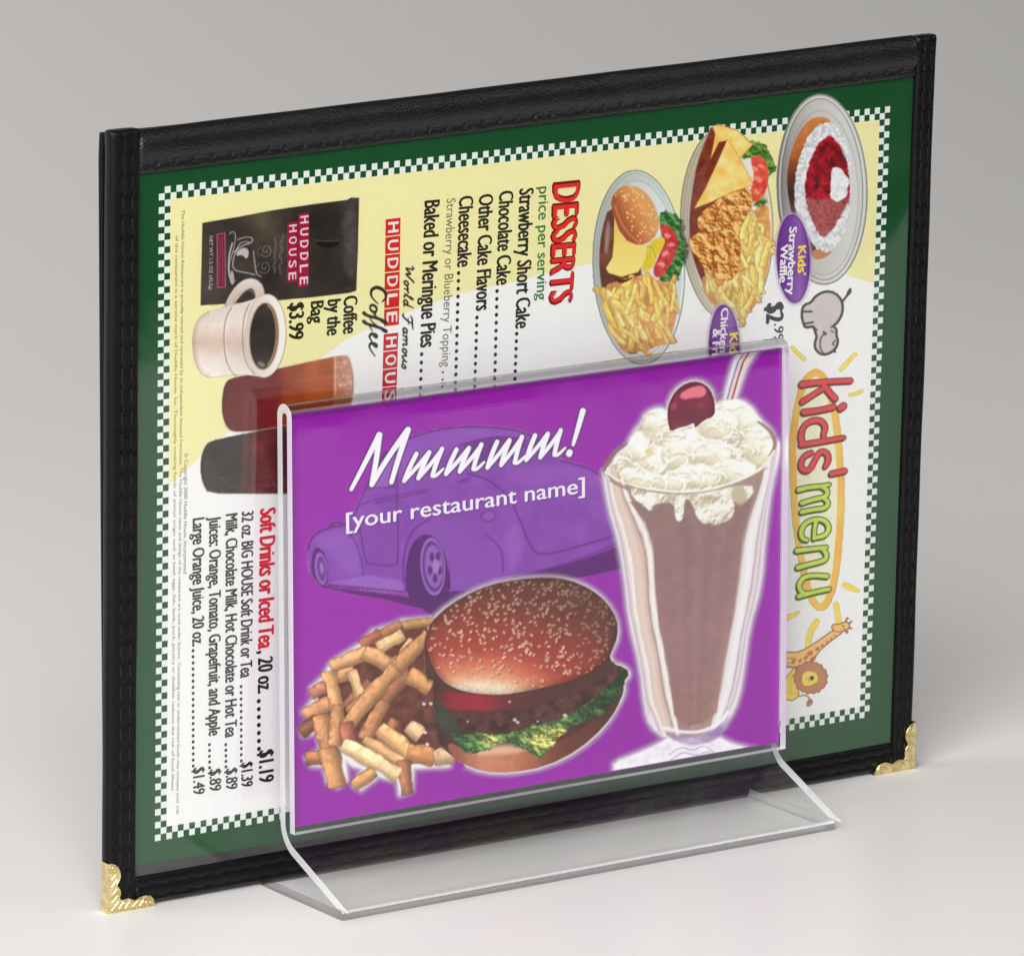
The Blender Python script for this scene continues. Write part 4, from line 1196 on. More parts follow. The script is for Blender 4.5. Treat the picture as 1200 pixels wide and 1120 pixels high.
def burger_plate():
    p = Painter(MenuPlane, 'menu', 686, 193, 812, 432, 0.27)
    T = tr(685, 190, 4.667)
    plate(p, 748, 313, 54, 114, -2.5, (204, 212, 208), (214, 222, 220), (116, 126, 126))
    p.fill(p.poly(T([(130, 240), (90, 380), (75, 520), (85, 660), (120, 820), (170, 960), (230, 1050), (300, 1045), (330, 600), (200, 300)]), 1), lerp((74, 42, 36), (150, 84, 58), p.n(0.08, 3, 3)), 0.96, 2)
    p.fill(p.poly(T([(125, 300), (110, 400), (105, 500), (122, 500), (140, 380)]), 1), (168, 150, 138), 0.8, 3)
    lettuce_fill(p, T([(400, 285), (440, 268), (500, 288), (540, 330), (536, 400), (562, 450), (556, 540), (522, 590), (512, 655), (440, 652), (405, 665), (400, 600), (440, 500), (420, 380)]), 11)
    loose_fries(p, T([(95, 680), (200, 640), (350, 610), (400, 650), (500, 660), (505, 800), (470, 980), (400, 1010), (220, 1055), (150, 950), (100, 800)]), 52, 7, (222, 156, 96), [(254, 226, 146), (250, 214, 128), (248, 204, 112)], 6.0)
    dT = p.poly(T([(405, 340), (460, 345), (505, 400), (512, 460), (480, 540), (430, 622), (385, 635), (370, 590), (400, 520), (430, 450), (420, 400)]), 1)
    p.fill(dT, lerp((176, 40, 48), (226, 92, 86), p.n(0.2, 5)))
    for x, y, a in ((450, 400, 20), (440, 500, -30), (420, 560, 30), (470, 450, 0)):
        q = T([(x, y)])[0]; p.over(p.aa(p.ell(q[0], q[1], 4.2, 2.4, a)+3.5*(p.n(0.35, int(x))-0.5), 2.5), (242, 186, 172), 0.75)
    p.fill(p.poly(T([(340, 450), (400, 410), (436, 412), (436, 450), (392, 520), (380, 565), (330, 605), (305, 590), (330, 520)]), 1), lerp((206, 186, 50), (238, 214, 84), p.n(0.15, 6)))
    p.fill(p.line(T([(340, 460), (375, 470), (385, 520)]), 0.9, 2), (120, 128, 40), 0.7)
    p.fill(p.poly(T([(150, 610), (210, 650), (270, 620), (240, 650), (190, 665), (160, 640)]), 1), (82, 54, 30))
    t = np.clip((p.Y-250)/75, 0, 1)
    p.fill(p.poly(T([(160, 285), (185, 370), (230, 430), (332, 450), (332, 525), (292, 600), (200, 626), (130, 606), (114, 580), (150, 520), (158, 430)])), ramp(t, [(0, (222, 186, 90)), (0.5, (244, 216, 120)), (1, (248, 226, 140))]))
    dA = p.poly(T([(140, 230), (150, 180), (200, 132), (260, 122), (330, 160), (380, 230), (406, 310), (398, 390), (352, 440), (290, 456), (230, 430), (190, 375), (160, 300)]), 1)
    e = np.clip(((p.X-714)*0.8-(p.Y-225)*0.42+12)/46, 0, 1)+0.15*(p.n(0.3, 8)-0.5)
    p.fill(dA, ramp(e, [(0, (150, 82, 60)), (0.25, (168, 92, 60)), (0.5, (206, 134, 80)), (0.8, (224, 164, 98)), (1, (216, 160, 104))]))
    p.fill(p.line(T([(165, 240), (195, 330), (245, 400), (300, 445)]), 2.4, 2), (214, 148, 104), 0.7, 2)
    rs = np.random.RandomState(2)
    for _ in range(110):
        x, y = rs.uniform(715, 772), rs.uniform(217, 285)
        if e.ravel()[np.argmin((p.X-x)**2+(p.Y-y)**2)] < 0.3: continue
        p.over(p.aa(p.ell(x, y, 1.3, 0.8, rs.uniform(0, 90)), 1)*(dA < -1), (248, 216, 164), 0.85)
    p.grain(8, 4)
    p.build('burger_plate_picture', MP(4), sheet)

def chicken_plate():
    p = Painter(MenuPlane, 'menu', 792, 140, 912, 382, 0.27)
    T = tr(790, 135, 4.477)
    plate(p, 851, 263, 54.5, 114, -2, (214, 206, 186), (226, 226, 214), (126, 116, 96))
    p.fill(p.poly(T([(190, 70), (140, 180), (100, 330), (75, 520), (80, 680), (110, 800), (170, 930), (250, 950), (300, 700), (260, 400)]), 1), lerp((96, 40, 34), (152, 84, 66), p.n(0.07, 13, 3)), 0.97, 2)
    loose_fries(p, T([(420, 490), (490, 450), (508, 640), (495, 780), (470, 880), (400, 1035), (340, 1055), (200, 1000), (140, 900), (150, 830), (330, 850), (335, 600)]), 58, 17, (228, 166, 98), [(254, 230, 152), (252, 218, 130), (250, 226, 160)], 5.6, 0.2)
    lettuce_fill(p, T([(345, 215), (380, 170), (400, 130), (440, 150), (475, 152), (500, 200), (530, 270), (520, 300), (492, 320), (440, 230), (400, 230)]), 23, (44, 96, 36), (142, 176, 84))
    lettuce_fill(p, T([(405, 475), (440, 440), (485, 430), (480, 460), (440, 480)]), 27, (60, 110, 46), (150, 180, 96))
    p.fill(p.poly(T([(395, 225), (430, 205), (478, 236), (496, 300), (482, 400), (432, 462), (405, 450), (398, 380), (420, 320)]), 1), lerp((206, 50, 44), (238, 120, 92), p.n(0.22, 15)))
    for x, y, a in ((420, 280, 40), (445, 340, 70), (430, 400, 60), (415, 330, 0), (455, 270, 50)):
        q = T([(x, y)])[0]; p.over(p.aa(p.ell(q[0], q[1], 4.0, 2.2, a)+3.5*(p.n(0.35, int(x))-0.5), 2.5), (246, 184, 150), 0.7)
    # chicken strips with a crumb crust
    dK = p.poly(T([(118, 550), (140, 510), (200, 465), (270, 410), (335, 385), (405, 390), (415, 450), (360, 560), (332, 620), (345, 700), (335, 800), (305, 870), (200, 855), (130, 765), (78, 685), (82, 640), (130, 620)]), 1)+2.2*(p.n(0.25, 18, 3)-0.5)
    a = p.n(0.15, 19, 4); gy, gx = np.gradient(a); s_ = np.clip(0.52-(gx+gy)*7+0.7*(p.n(0.08, 20, 3)-0.5), 0, 1)
    p.fill(dK-0.6, (130, 70, 34), 0.7, 1.4)
    p.fill(dK, ramp(s_, [(0, (150, 88, 44)), (0.3, (206, 132, 62)), (0.6, (232, 164, 82)), (1, (250, 208, 138))]))
    for L_ in ([(130, 605), (180, 620), (240, 610), (300, 560), (320, 500)], [(210, 580), (215, 520), (260, 440)], [(190, 700), (210, 800), (200, 850)], [(300, 640), (280, 740), (300, 860)]):
        p.fill(p.line(T(L_), [1, 2.4, 2, 1], 2), (134, 74, 38), 0.6, 2)
    # toast
    def toast(body, crust, seed):
        p.fill(p.poly(T(crust)), lerp((104, 34, 26), (150, 70, 44), p.n(0.2, seed)))
        c = lerp((240, 186, 84), (254, 228, 148), np.clip(p.n(0.09, seed+1, 3)*1.7-0.35, 0, 1))
        d = p.poly(T(body))
        p.fill(d-0.7, (190, 120, 50), 0.8, 1.4); p.fill(d, c)
    toast([(200, 60), (230, 50), (330, 82), (408, 155), (345, 222), (250, 200), (190, 230), (215, 100)], [(190, 62), (218, 75), (205, 170), (120, 310), (108, 300), (160, 160)], 31)
    toast([(278, 130), (345, 235), (412, 365), (300, 402), (190, 455), (104, 488), (165, 380), (225, 250)], [(232, 142), (275, 132), (225, 255), (165, 350), (150, 335), (180, 250)], 35)
    p.grain(8, 5)
    p.build('chicken_plate_picture', MP(4), sheet)

def waffle_plate():
    p = Painter(MenuPlane, 'menu', 906, 106, 1020, 342, 0.27)
    T = tr(900, 105, 4.667)
    d = p.ell(962.8, 222, 53, 111.5, -1.5)
    f = np.clip((p.X-915)/95, 0, 1)
    p.fill(d, ramp(f, [(0, (132, 130, 128)), (0.12, (168, 166, 162)), (0.35, (196, 193, 188)), (0.8, (214, 214, 212)), (1, (206, 208, 206))]))
    p.fill(np.abs(d+0.6)-0.7, (112, 114, 112), 0.8); p.fill(np.abs(d+3.6)-0.8, (224, 224, 222), 0.8); p.fill(np.abs(d+5.4)-0.6, (104, 104, 102), 0.7)
    d2 = p.ell(963, 226, 42, 96, -1.5)
    p.fill(d2, ramp(f, [(0, (150, 142, 136)), (0.4, (200, 196, 190)), (1, (216, 217, 216))])); p.fill(np.abs(d2)-0.5, (150, 148, 144), 0.6)
    # waffle
    dw = p.poly(T([(100, 540), (104, 420), (140, 290), (190, 195), (250, 150), (310, 150), (345, 175), (300, 300), (260, 560), (250, 800), (330, 880), (290, 925), (240, 925), (180, 800), (130, 700)]), 1)
    t = np.clip((p.Y-140)/110, 0, 1)
    p.fill(dw, ramp(t, [(0, (206, 134, 76)), (0.35, (184, 106, 54)), (0.6, (110, 58, 38)), (0.8, (64, 42, 36)), (1, (96, 74, 62))])*(0.9+0.2*p.n(0.2, 41))[..., None])
    p.fill(p.poly(T([(235, 870), (330, 880), (350, 890), (300, 925), (240, 928)]), 1), (198, 138, 100))
    # cream ring, ragged
    rag = 3.4*(p.n(0.33, 43, 3)-0.5)
    do = p.poly(T([(138, 560), (150, 440), (185, 320), (240, 220), (300, 182), (350, 180), (410, 240), (445, 350), (452, 500), (446, 690), (400, 830), (320, 900), (245, 860), (180, 740), (148, 660)]), 1)+rag
    g = np.clip(p.n(0.35, 44, 3)*1.7-0.35, 0, 1)
    cr = lerp((188, 190, 196), (250, 251, 252), g)
    p.fill(do, cr)
    di = p.poly(T([(195, 540), (215, 430), (260, 310), (330, 245), (365, 270), (400, 320), (430, 400), (442, 480), (446, 600), (405, 670), (360, 750), (310, 815), (275, 790), (235, 720), (205, 620)]), 1)+rag*1.1
    n1 = p.n(0.16, 45, 4); n2 = p.n(0.4, 46, 3)
    up = np.clip((p.Y-T([(0, 600)])[0][1])/6+0.5+2*(n2-0.5), 0, 1)
    red = lerp((88, 8, 22), (196, 28, 48), np.clip(n1*2-0.5, 0, 1))
    pink = lerp((140, 60, 64), (196, 116, 112), n2)
    p.fill(di, red*(1-up[..., None])+pink*up[..., None], 1, 1.4)
    rs = np.random.RandomState(9)
    for _ in range(26):
        x, y = T([(rs.uniform(210, 430), rs.uniform(290, 610))])[0]
        p.over(p.aa(p.ell(x, y, rs.uniform(0.8, 2), rs.uniform(0.6, 1.1), rs.uniform(0, 180)), 1.4)*(di < -2), (232, 110, 116), 0.5)
    dd = p.poly(T([(345, 430), (375, 425), (400, 436), (425, 470), (445, 500), (430, 545), (432, 580), (400, 605), (375, 615), (350, 600), (335, 590), (340, 520)]), 1)+2*(p.n(0.4, 48)-0.5)
    p.fill(dd, lerp((214, 214, 218), (252, 252, 252), np.clip(p.n(0.3, 49)*1.8-0.4, 0, 1)))
    p.grain(8, 6)
    p.build('waffle_plate_picture', MP(4), sheet)

def price_oval(cx, cy, rx, ry, deg, label, y1=None):
    p = Painter(MenuPlane, 'menu', cx-rx-8, cy-ry-8, cx+rx+8, (y1 or cy+ry)+8, 0.27)
    d = p.ell(cx, cy, rx, ry, deg)
    p.over(np.clip(1-d/5, 0, 1)**1.5, (214, 190, 226), 0.7)
    t = np.clip((p.X-cx)/rx*0.5+0.5, 0, 1)
    p.fill(d, ramp(t, [(0, (104, 52, 140)), (0.35, (118, 64, 152)), (0.7, (146, 94, 176)), (1, (108, 58, 144))])); p.fill(np.abs(d+0.8)-0.8, (92, 44, 126), 0.7)
    p.build('name_oval', MP(5), sheet, label)

def coffee_bag():
    p = Painter(MenuPlane, 'menu', 230, 226, 426, 362, 0.27)
    T = tr(170, 220, 4.616)
    d = p.poly(T([(308, 190), (500, 158), (700, 120), (900, 90), (1090, 66), (1112, 54), (1155, 54), (1150, 300), (1140, 556), (1104, 568), (900, 592), (700, 610), (500, 624), (298, 636)]))
    n1 = p.n(0.035, 61, 3); n2 = p.n(0.12, 62, 3)
    c = lerp((50, 44, 42), (76, 68, 60), np.clip(n1*1.6-0.3, 0, 1))
    dark = np.exp(-(((p.X-375)/26)**2+((p.Y-268)/40)**2)); c = c*(1-0.35*dark[..., None])
    br = np.exp(-(((p.X-300-(p.Y-255)*0.4)/20)**2+((p.Y-256)/22)**2)); c = c*(1-0.45*br[..., None])+np.array((112, 100, 80))*0.45*br[..., None]
    bl = np.clip((270-p.X)/30, 0, 1)*np.clip((p.Y-300)/50, 0, 1); c = c*(1-0.4*bl[..., None])+np.array((96, 86, 84))*0.4*bl[..., None]
    p.fill(d, c*(0.94+0.12*n2)[..., None])
    p.over(p.aa(p.poly(T([(1060, 200), (1090, 90), (1150, 66), (1140, 540), (1060, 420), (1085, 330)]), 2), 6)*(d < 0), (84, 76, 76), 0.6)
    p.over(np.clip(p.n(0.1, 66, 4)*3-1.7, 0, 1)*(p.X > 396)*(d < 0), (130, 120, 118), 0.35)
    p.fill(p.poly(T([(925, 288), (985, 294), (1048, 288), (1040, 318), (985, 330), (935, 316)]), 1), (14, 12, 14)); p.fill(p.line(T([(920, 284), (985, 292), (1046, 284)]), 0.9, 2), (110, 110, 116), 0.7)
    # line drawing of a cup with steam
    WH = (206, 198, 196)
    for L_, wd in (([(455, 250), (470, 235), (490, 250), (480, 320), (462, 380), (450, 420), (452, 480), (466, 520), (486, 500)], 0.9), ([(470, 300), (455, 350), (448, 420), (456, 480)], 1.8), ([(500, 280), (540, 266), (580, 268), (578, 300), (545, 290), (508, 300), (490, 340)], 1.1),
                   ([(490, 340), (470, 400), (476, 440), (500, 452), (560, 462), (590, 470)], 1.2), ([(584, 340), (590, 400), (600, 470), (625, 480)], 1.1), ([(478, 350), (500, 330), (530, 310), (566, 300)], 1.3)):
        p.fill(p.line(T(L_), wd, 2), WH, 0.85)
    p.fill(p.poly(T([(494, 340), (540, 320), (562, 345), (550, 390), (520, 360), (492, 372)]), 1), WH, 0.9)
    p.fill(p.poly(T([(466, 440), (480, 470), (478, 525), (462, 520), (456, 480)]), 1), WH, 0.8)
    for cx, cy in ((652, 338), (645, 428)):
        L_ = [(cx+(6+q*1.35)*math.cos(q*0.42), cy+(6+q*1.35)*math.sin(q*0.42)*1.1) for q in range(22)]
        p.fill(p.line(T(L_), 0.8, 1), (150, 142, 140), 0.85)
        p.fill(p.line(T([(cx-30, cy-20), (cx-50, cy+10), (cx-40, cy+30)]), 0.7, 1), (150, 142, 140), 0.7)
    rs = np.random.RandomState(4)
    for x, y0, y1 in ((738, 250, 470), (705, 270, 460)):
        L_ = [(x-(y-y0)*0.05+rs.uniform(-12, 12), y) for y in np.arange(y0, y1, 7)]
        p.fill(p.line(T(L_), 0.7, 1), (150, 142, 150), 0.75)
    bx = T([(388, 252), (430, 246), (432, 536), (390, 540)])
    db = p.poly(bx); p.fill(db, (110, 34, 58)); p.fill(np.abs(db)-0.5, (214, 130, 160), 0.8)
    for x in (402, 416):
        L_ = [(x+rs.uniform(-4, 4), y) for y in np.arange(268, 525, 8)]
        p.fill(p.line(T(L_), 0.8, 0), (206, 112, 146), 0.6)
    p.build('coffee_bag_picture', MP(3), sheet)
    mt('NET WT 1.5 OZ (42.5g)', T([(346, 262)])[0], T([(344, 552)])[0], 3.6, (190, 184, 184), 4)
    tiles('HUDDLE', T([(828, 142)])[0], T([(824, 538)])[0], 12.2, 0.02, (164, 24, 62), (232, 206, 214), 8.6, 4)
    tiles('HOUSE', T([(768, 190)])[0], T([(764, 512)])[0], 11.5, 0.02, (160, 24, 62), (228, 200, 210), 8.0, 4)

def coffee_mug():
    p = Painter(MenuPlane, 'menu', 219, 322, 342, 446, 0.26)
    T = tr(170, 220, 4.616)
    n1 = p.n(0.08, 71, 3)
    dh = p.line(T([(452, 632), (478, 585), (520, 535), (565, 512), (605, 530), (620, 575), (612, 625)]), [8, 10, 11, 11, 11, 10, 9], 2)
    tt = np.clip((p.Y-328)/24, 0, 1)
    p.fill(dh-0.8, (160, 140, 130), 0.6, 1.4)
    p.fill(dh, ramp(tt, [(0, (226, 214, 208)), (0.5, (214, 198, 188)), (1, (204, 184, 174))])); p.fill(p.line(T([(470, 625), (505, 570), (560, 545), (590, 575)]), 1.2, 2), (168, 146, 138), 0.6, 2)
    db = p.poly(T([(252, 850), (256, 780), (280, 710), (330, 668), (440, 642), (560, 612), (640, 580), (640, 1024), (520, 1006), (400, 1020), (330, 1026), (286, 990), (262, 930)]), 1)
    s_ = np.clip((p.Y-358)/88, 0, 1)
    c = ramp(s_, [(0, (226, 214, 206)), (0.25, (232, 220, 212)), (0.5, (214, 188, 174)), (0.7, (226, 212, 204)), (1, (242, 236, 232))])
    edge = np.clip(1+db/6, 0, 1)*(p.X < 245)
    c = c*(1-0.35*edge[..., None])+np.array((150, 124, 114))*0.35*edge[..., None]
    p.fill(db, c*(0.95+0.1*n1)[..., None])
    for L_ in ([(468, 646), (438, 690), (424, 760), (424, 850), (434, 930), (460, 990), (486, 1012)], [(560, 628), (534, 690), (524, 770), (528, 880), (548, 960), (590, 1010)]):
        p.fill(p.line(T(L_), 1.3, 2), (128, 98, 88), 0.75, 1.4); p.fill(p.line([(x+1.6, y) for x, y in T(L_)], 1.2, 2), (244, 236, 230), 0.6, 2)
    cx, cy = T([(648, 800)])[0]
    dr = p.ell(cx, cy, 23.6, 48.6, 3)
    p.fill(dr-0.5, (176, 156, 146), 0.8, 1.6)
    p.fill(dr, lerp((214, 200, 190), (244, 238, 232), np.clip((p.X-cx)/40+0.6, 0, 1)))
    cx, cy = T([(640, 802)])[0]
    di = p.ell(cx, cy, 16.4, 38.4, 3)
    p.fill(di-1.2, (168, 138, 116), 0.9, 2)
    c = lerp((40, 38, 36), (66, 60, 56), np.clip(p.n(0.05, 73)*1.5-0.2, 0, 1))
    p.fill(di, c)
    p.over(p.aa(np.abs(di+1.6)-1.3, 1.6)*(p.X > cx+4)*(di < 0.5), (196, 156, 112), 0.75)
    p.fill(p.ell(cx-3, cy+33, 5, 2.6, 30), (186, 178, 172), 0.6, 3)
    p.grain(6, 8)
    p.build('coffee_mug_picture', MP(6), sheet)

def drinks():
    p = Painter(MenuPlane, 'menu', 228, 410, 450, 582, 0.28)
    T = tr(220, 400, 5.895)
    n1 = p.n(0.06, 81, 4); n2 = p.n(0.3, 82, 3)
    st = value_noise(p.X*0.25, p.Y, 0.5, 83, 2)
    d1 = p.poly(T([(232, 470), (236, 380), (250, 300), (285, 255), (440, 225), (620, 188), (950, 115), (1090, 93), (1115, 115), (1136, 200), (1142, 280), (1140, 375), (1110, 480), (600, 604), (400, 622), (300, 622), (262, 585), (242, 530)]), 1)
    t = (p.X-220)*5.895
    c = ramp(t, [(235, (84, 44, 20)), (260, (104, 44, 40)), (420, (116, 46, 44)), (600, (120, 44, 44)), (680, (156, 72, 44)), (860, (180, 96, 52)), (1000, (176, 92, 54)), (1015, (226, 180, 152)), (1030, (190, 128, 100)), (1130, (206, 158, 136)), (1140, (150, 120, 108))])
    low = np.clip((p.Y-455)/12, 0, 1)*np.clip((t-640)/60, 0, 1)
    c = c*(0.86+0.22*n1+0.10*(st-0.5))[..., None]
    c = c*(1-0.5*low[..., None])+np.array((150, 60, 20))*0.5*low[..., None]
    p.fill(d1-0.9, (246, 240, 226), 0.7, 2)
    p.fill(d1, np.clip(c, 0, 255))
    rs = np.random.RandomState(3)
    for _ in range(26):
        x, y = T([(rs.uniform(1030, 1130), rs.uniform(130, 370))])[0]
        p.over(p.aa(p.ell(x, y, rs.uniform(0.8, 2.4), rs.uniform(0.7, 1.6), rs.uniform(0, 180)), 1.6)*(d1 < -1), (240, 206, 180), 0.5)
    d2 = p.poly(T([(84, 870), (92, 790), (115, 725), (150, 688), (300, 655), (460, 622), (720, 575), (1200, 480), (1250, 800), (1200, 1010), (720, 1050), (400, 1050), (140, 1048), (106, 990), (90, 930)]), 1)
    c = ramp(t, [(84, (44, 36, 30)), (120, (64, 54, 52)), (330, (58, 50, 48)), (400, (84, 52, 50)), (520, (112, 62, 60)), (640, (92, 50, 52)), (800, (104, 52, 48)), (1200, (80, 46, 42))])
    c = c*(0.78+0.3*n1+0.26*(st-0.5)+0.10*n2)[..., None]
    glow = np.exp(-(((t-480)/50)**2+((p.Y-522)/10)**2)); c = c*(1-0.5*glow[..., None])+np.array((160, 70, 52))*0.5*glow[..., None]
    p.fill(d2-0.9, (240, 236, 232), 0.6, 2)
    p.fill(d2, np.clip(c, 0, 255))
    p.over(np.clip(p.n(0.25, 87, 3)*3-1.9, 0, 1)*(p.Y > 558)*(d2 < -1), (168, 150, 150), 0.55)
    p.grain(7, 9)
    p.build('iced_tea_picture', MP(3), sheet, 'two glasses of iced drink')

YL = (246, 214, 90)
def sun_ellipse():
    p = Painter(MenuPlane, 'menu', 914, 396, 1018, 768, 0.25)
    A = tr(920, 330, 5.6); B = tr(915, 520, 5.333); Cc = tr(915, 690, 7)
    ring = A([(190, 585)])+A([(140, 620), (100, 700), (70, 820), (50, 960), (38, 1100)])+B([(68, 140), (70, 300), (85, 480), (105, 640), (130, 780), (165, 920), (200, 1000), (245, 1035), (290, 1005), (330, 900), (355, 760), (372, 560), (382, 380), (380, 220), (370, 60), (360, -20)])+A([(345, 960), (330, 860), (300, 740), (265, 640), (230, 595)])
    di = p.poly(ring, 1)
    nz = p.n(0.14, 91, 3)
    p.fill(di, lerp((250, 240, 206), (244, 236, 220), nz))
    rs = np.random.RandomState(8)
    for _ in range(60):
        x, y = rs.uniform(925, 990), rs.uniform(440, 705)
        L_ = [(x+rs.uniform(-5, 5), y+rs.uniform(-6, 6)) for _ in range(3)]
        p.over(p.aa(p.line(L_, 0.8, 1))*(di < -6), ((206, 200, 140), (232, 190, 120), (186, 206, 150))[rs.randint(3)], 0.6)
    p.fill(np.abs(di+1.2+1.2*(nz-0.5))-4.0, lerp((248, 176, 66), (254, 204, 92), np.clip(p.n(0.05, 92)*1.6-0.3, 0, 1)), 0.96, 1.4)
    p.fill(np.abs(di+5.0)-0.5, (236, 168, 70), 0.5)
    for L_, wd in ((A([(45, 430), (80, 470), (122, 508)]), 4.6), (A([(365, 575), (410, 525), (455, 478)]), 4.8), (A([(425, 742), (460, 735), (498, 718)]), 4.4),
                   (B([(395, 880), (430, 895), (482, 918)]), [6, 7.5, 4]), (B([(342, 1000), (350, 1050), (362, 1115)]), 5.6), (B([(40, 1085), (75, 1070), (112, 1048)]), [6.4, 6, 2]),
                   (Cc([(450, 125), (462, 200), (476, 285)]), 6.6), (Cc([(288, 268), (245, 340), (225, 410), (224, 490)]), [8, 7.4, 7, 6.6])):
        p.fill(p.line(L_, wd, 2), lerp((248, 208, 70), (250, 222, 118), nz))
    p.grain(5, 2)
    p.build('sunburst_picture', MP(2), sheet)

def kids_lettering():
    p = Painter(MenuPlane, 'menu', 928, 436, 1004, 706, 0.22)
    A = tr(920, 330, 5.6); B = tr(915, 520, 5.333)
    RED, GRN = (224, 72, 78), (196, 222, 82)
    red = [(A([(108, 672), (250, 655), (425, 648)]), [7.5, 6, 6]), (A([(245, 665), (270, 705), (325, 765)]), [5.5, 6.5, 7]), (A([(262, 690), (190, 735), (112, 785)]), [6, 6, 6.6]),
           (A([(122, 855), (210, 845), (312, 822)]), [7.4, 6.4, 6.4]), (A([(362, 828), (380, 814)]), [7.6, 7.6]),
           (A([(255, 985), (262, 940), (225, 905), (165, 910), (115, 950), (100, 1010), (110, 1060)]), [5.6, 6.4, 6.4, 6.4, 6.4, 6.8, 6.8]), (A([(105, 1068), (230, 1048), (380, 1022)]), [6.6, 6, 5]), (A([(262, 960), (245, 1000), (258, 1030)]), 5),
           (B([(185, 55), (140, 75), (118, 130), (140, 168), (180, 160), (210, 100), (240, 45), (285, 50), (298, 95), (275, 140)]), [6, 6, 6.4, 6.4, 6.2, 6.2, 6.2, 6.4, 6.4, 5]), (B([(315, 185), (395, 168)]), [6.4, 6.4])]
    grn = [(B([(110, 285), (180, 268), (262, 262), (300, 252)]), [6.4, 5.6, 5.2, 4]), (B([(255, 268), (292, 290), (280, 330), (200, 345), (130, 368)]), [4.6, 5.8, 5.6, 5.4, 6]), (B([(265, 338), (296, 362), (280, 400), (200, 408), (128, 424)]), [4.6, 5.8, 5.6, 5.4, 6]),
           (B([(205, 590), (208, 520), (220, 472)]), 5), (B([(205, 585), (270, 575), (302, 530), (280, 480), (220, 465), (150, 490), (120, 545), (130, 590), (160, 600)]), [5, 5.6, 5.8, 5.8, 5.6, 5.8, 6, 5.6, 4.6]),
           (B([(98, 665), (190, 655), (280, 645)]), [6.4, 5.6, 5]), (B([(255, 655), (285, 685), (278, 725), (200, 745), (105, 770)]), [4.8, 5.8, 5.8, 5.6, 6.6]),
           (B([(285, 825), (210, 818), (140, 828), (108, 875), (120, 920), (160, 938)]), [6, 5.6, 5.8, 6, 5.8, 5]), (B([(110, 950), (200, 925), (300, 905)]), [6.2, 5.6, 5])]
    for grp, col, dk in ((red, RED, (112, 40, 30)), (grn, GRN, (60, 78, 22))):
        D = np.minimum.reduce([p.line(a, b, 2) for a, b in grp])
        S = np.minimum.reduce([p.line([(x-1.4, y+1.8) for x, y in a], b, 2) for a, b in grp])
        p.fill(S-0.4, dk); p.fill(D-0.7, dk)
        p.fill(D+0.4, lerp(np.array(col)*0.95, np.minimum(255, np.array(col)*1.06), p.n(0.15, 3)))
    p.build('kids_menu_lettering', MP(6), sheet, "hand drawn text reading kids' menu")

def hippo():
    p = Painter(MenuPlane, 'menu', 930, 332, 1004, 424, 0.22)
    A = tr(920, 330, 5.6)
    d = p.poly(A([(165, 140), (200, 92), (260, 62), (325, 72), (372, 125), (376, 200), (345, 265), (312, 290), (336, 315), (332, 350), (346, 390), (330, 440), (290, 470), (240, 480), (200, 450), (190, 410), (206, 360), (192, 320), (182, 292), (130, 302), (116, 270), (106, 220), (112, 170), (132, 148)]), 1)
    LN = (74, 70, 70)
    p.fill(d-1.5, LN); p.fill(d+1.4, lerp((198, 188, 190), (212, 203, 202), p.n(0.1, 2)))
    for L_, wd in (([(118, 196), (172, 196)], 2.4), ([(124, 276), (180, 266)], 2.4), ([(182, 292), (205, 318)], 2.2), ([(312, 290), (300, 300)], 2), ([(268, 340), (240, 352), (226, 390), (228, 440), (248, 468)], 1.6), ([(250, 330), (262, 345)], 2.6),
                   ([(325, 385), (305, 410), (318, 415)], 1.6), ([(320, 440), (325, 462)], 2.2), ([(378, 125), (398, 98), (412, 80)], 2.4), ([(300, 320), (315, 332)], 1.4)):
        p.fill(p.line(A(L_), wd, 2), LN)
    p.fill(p.poly(A([(402, 85), (402, 65), (428, 35), (436, 65), (418, 90)]), 1), LN)
    p.build('hippo_picture', MP(3), sheet)

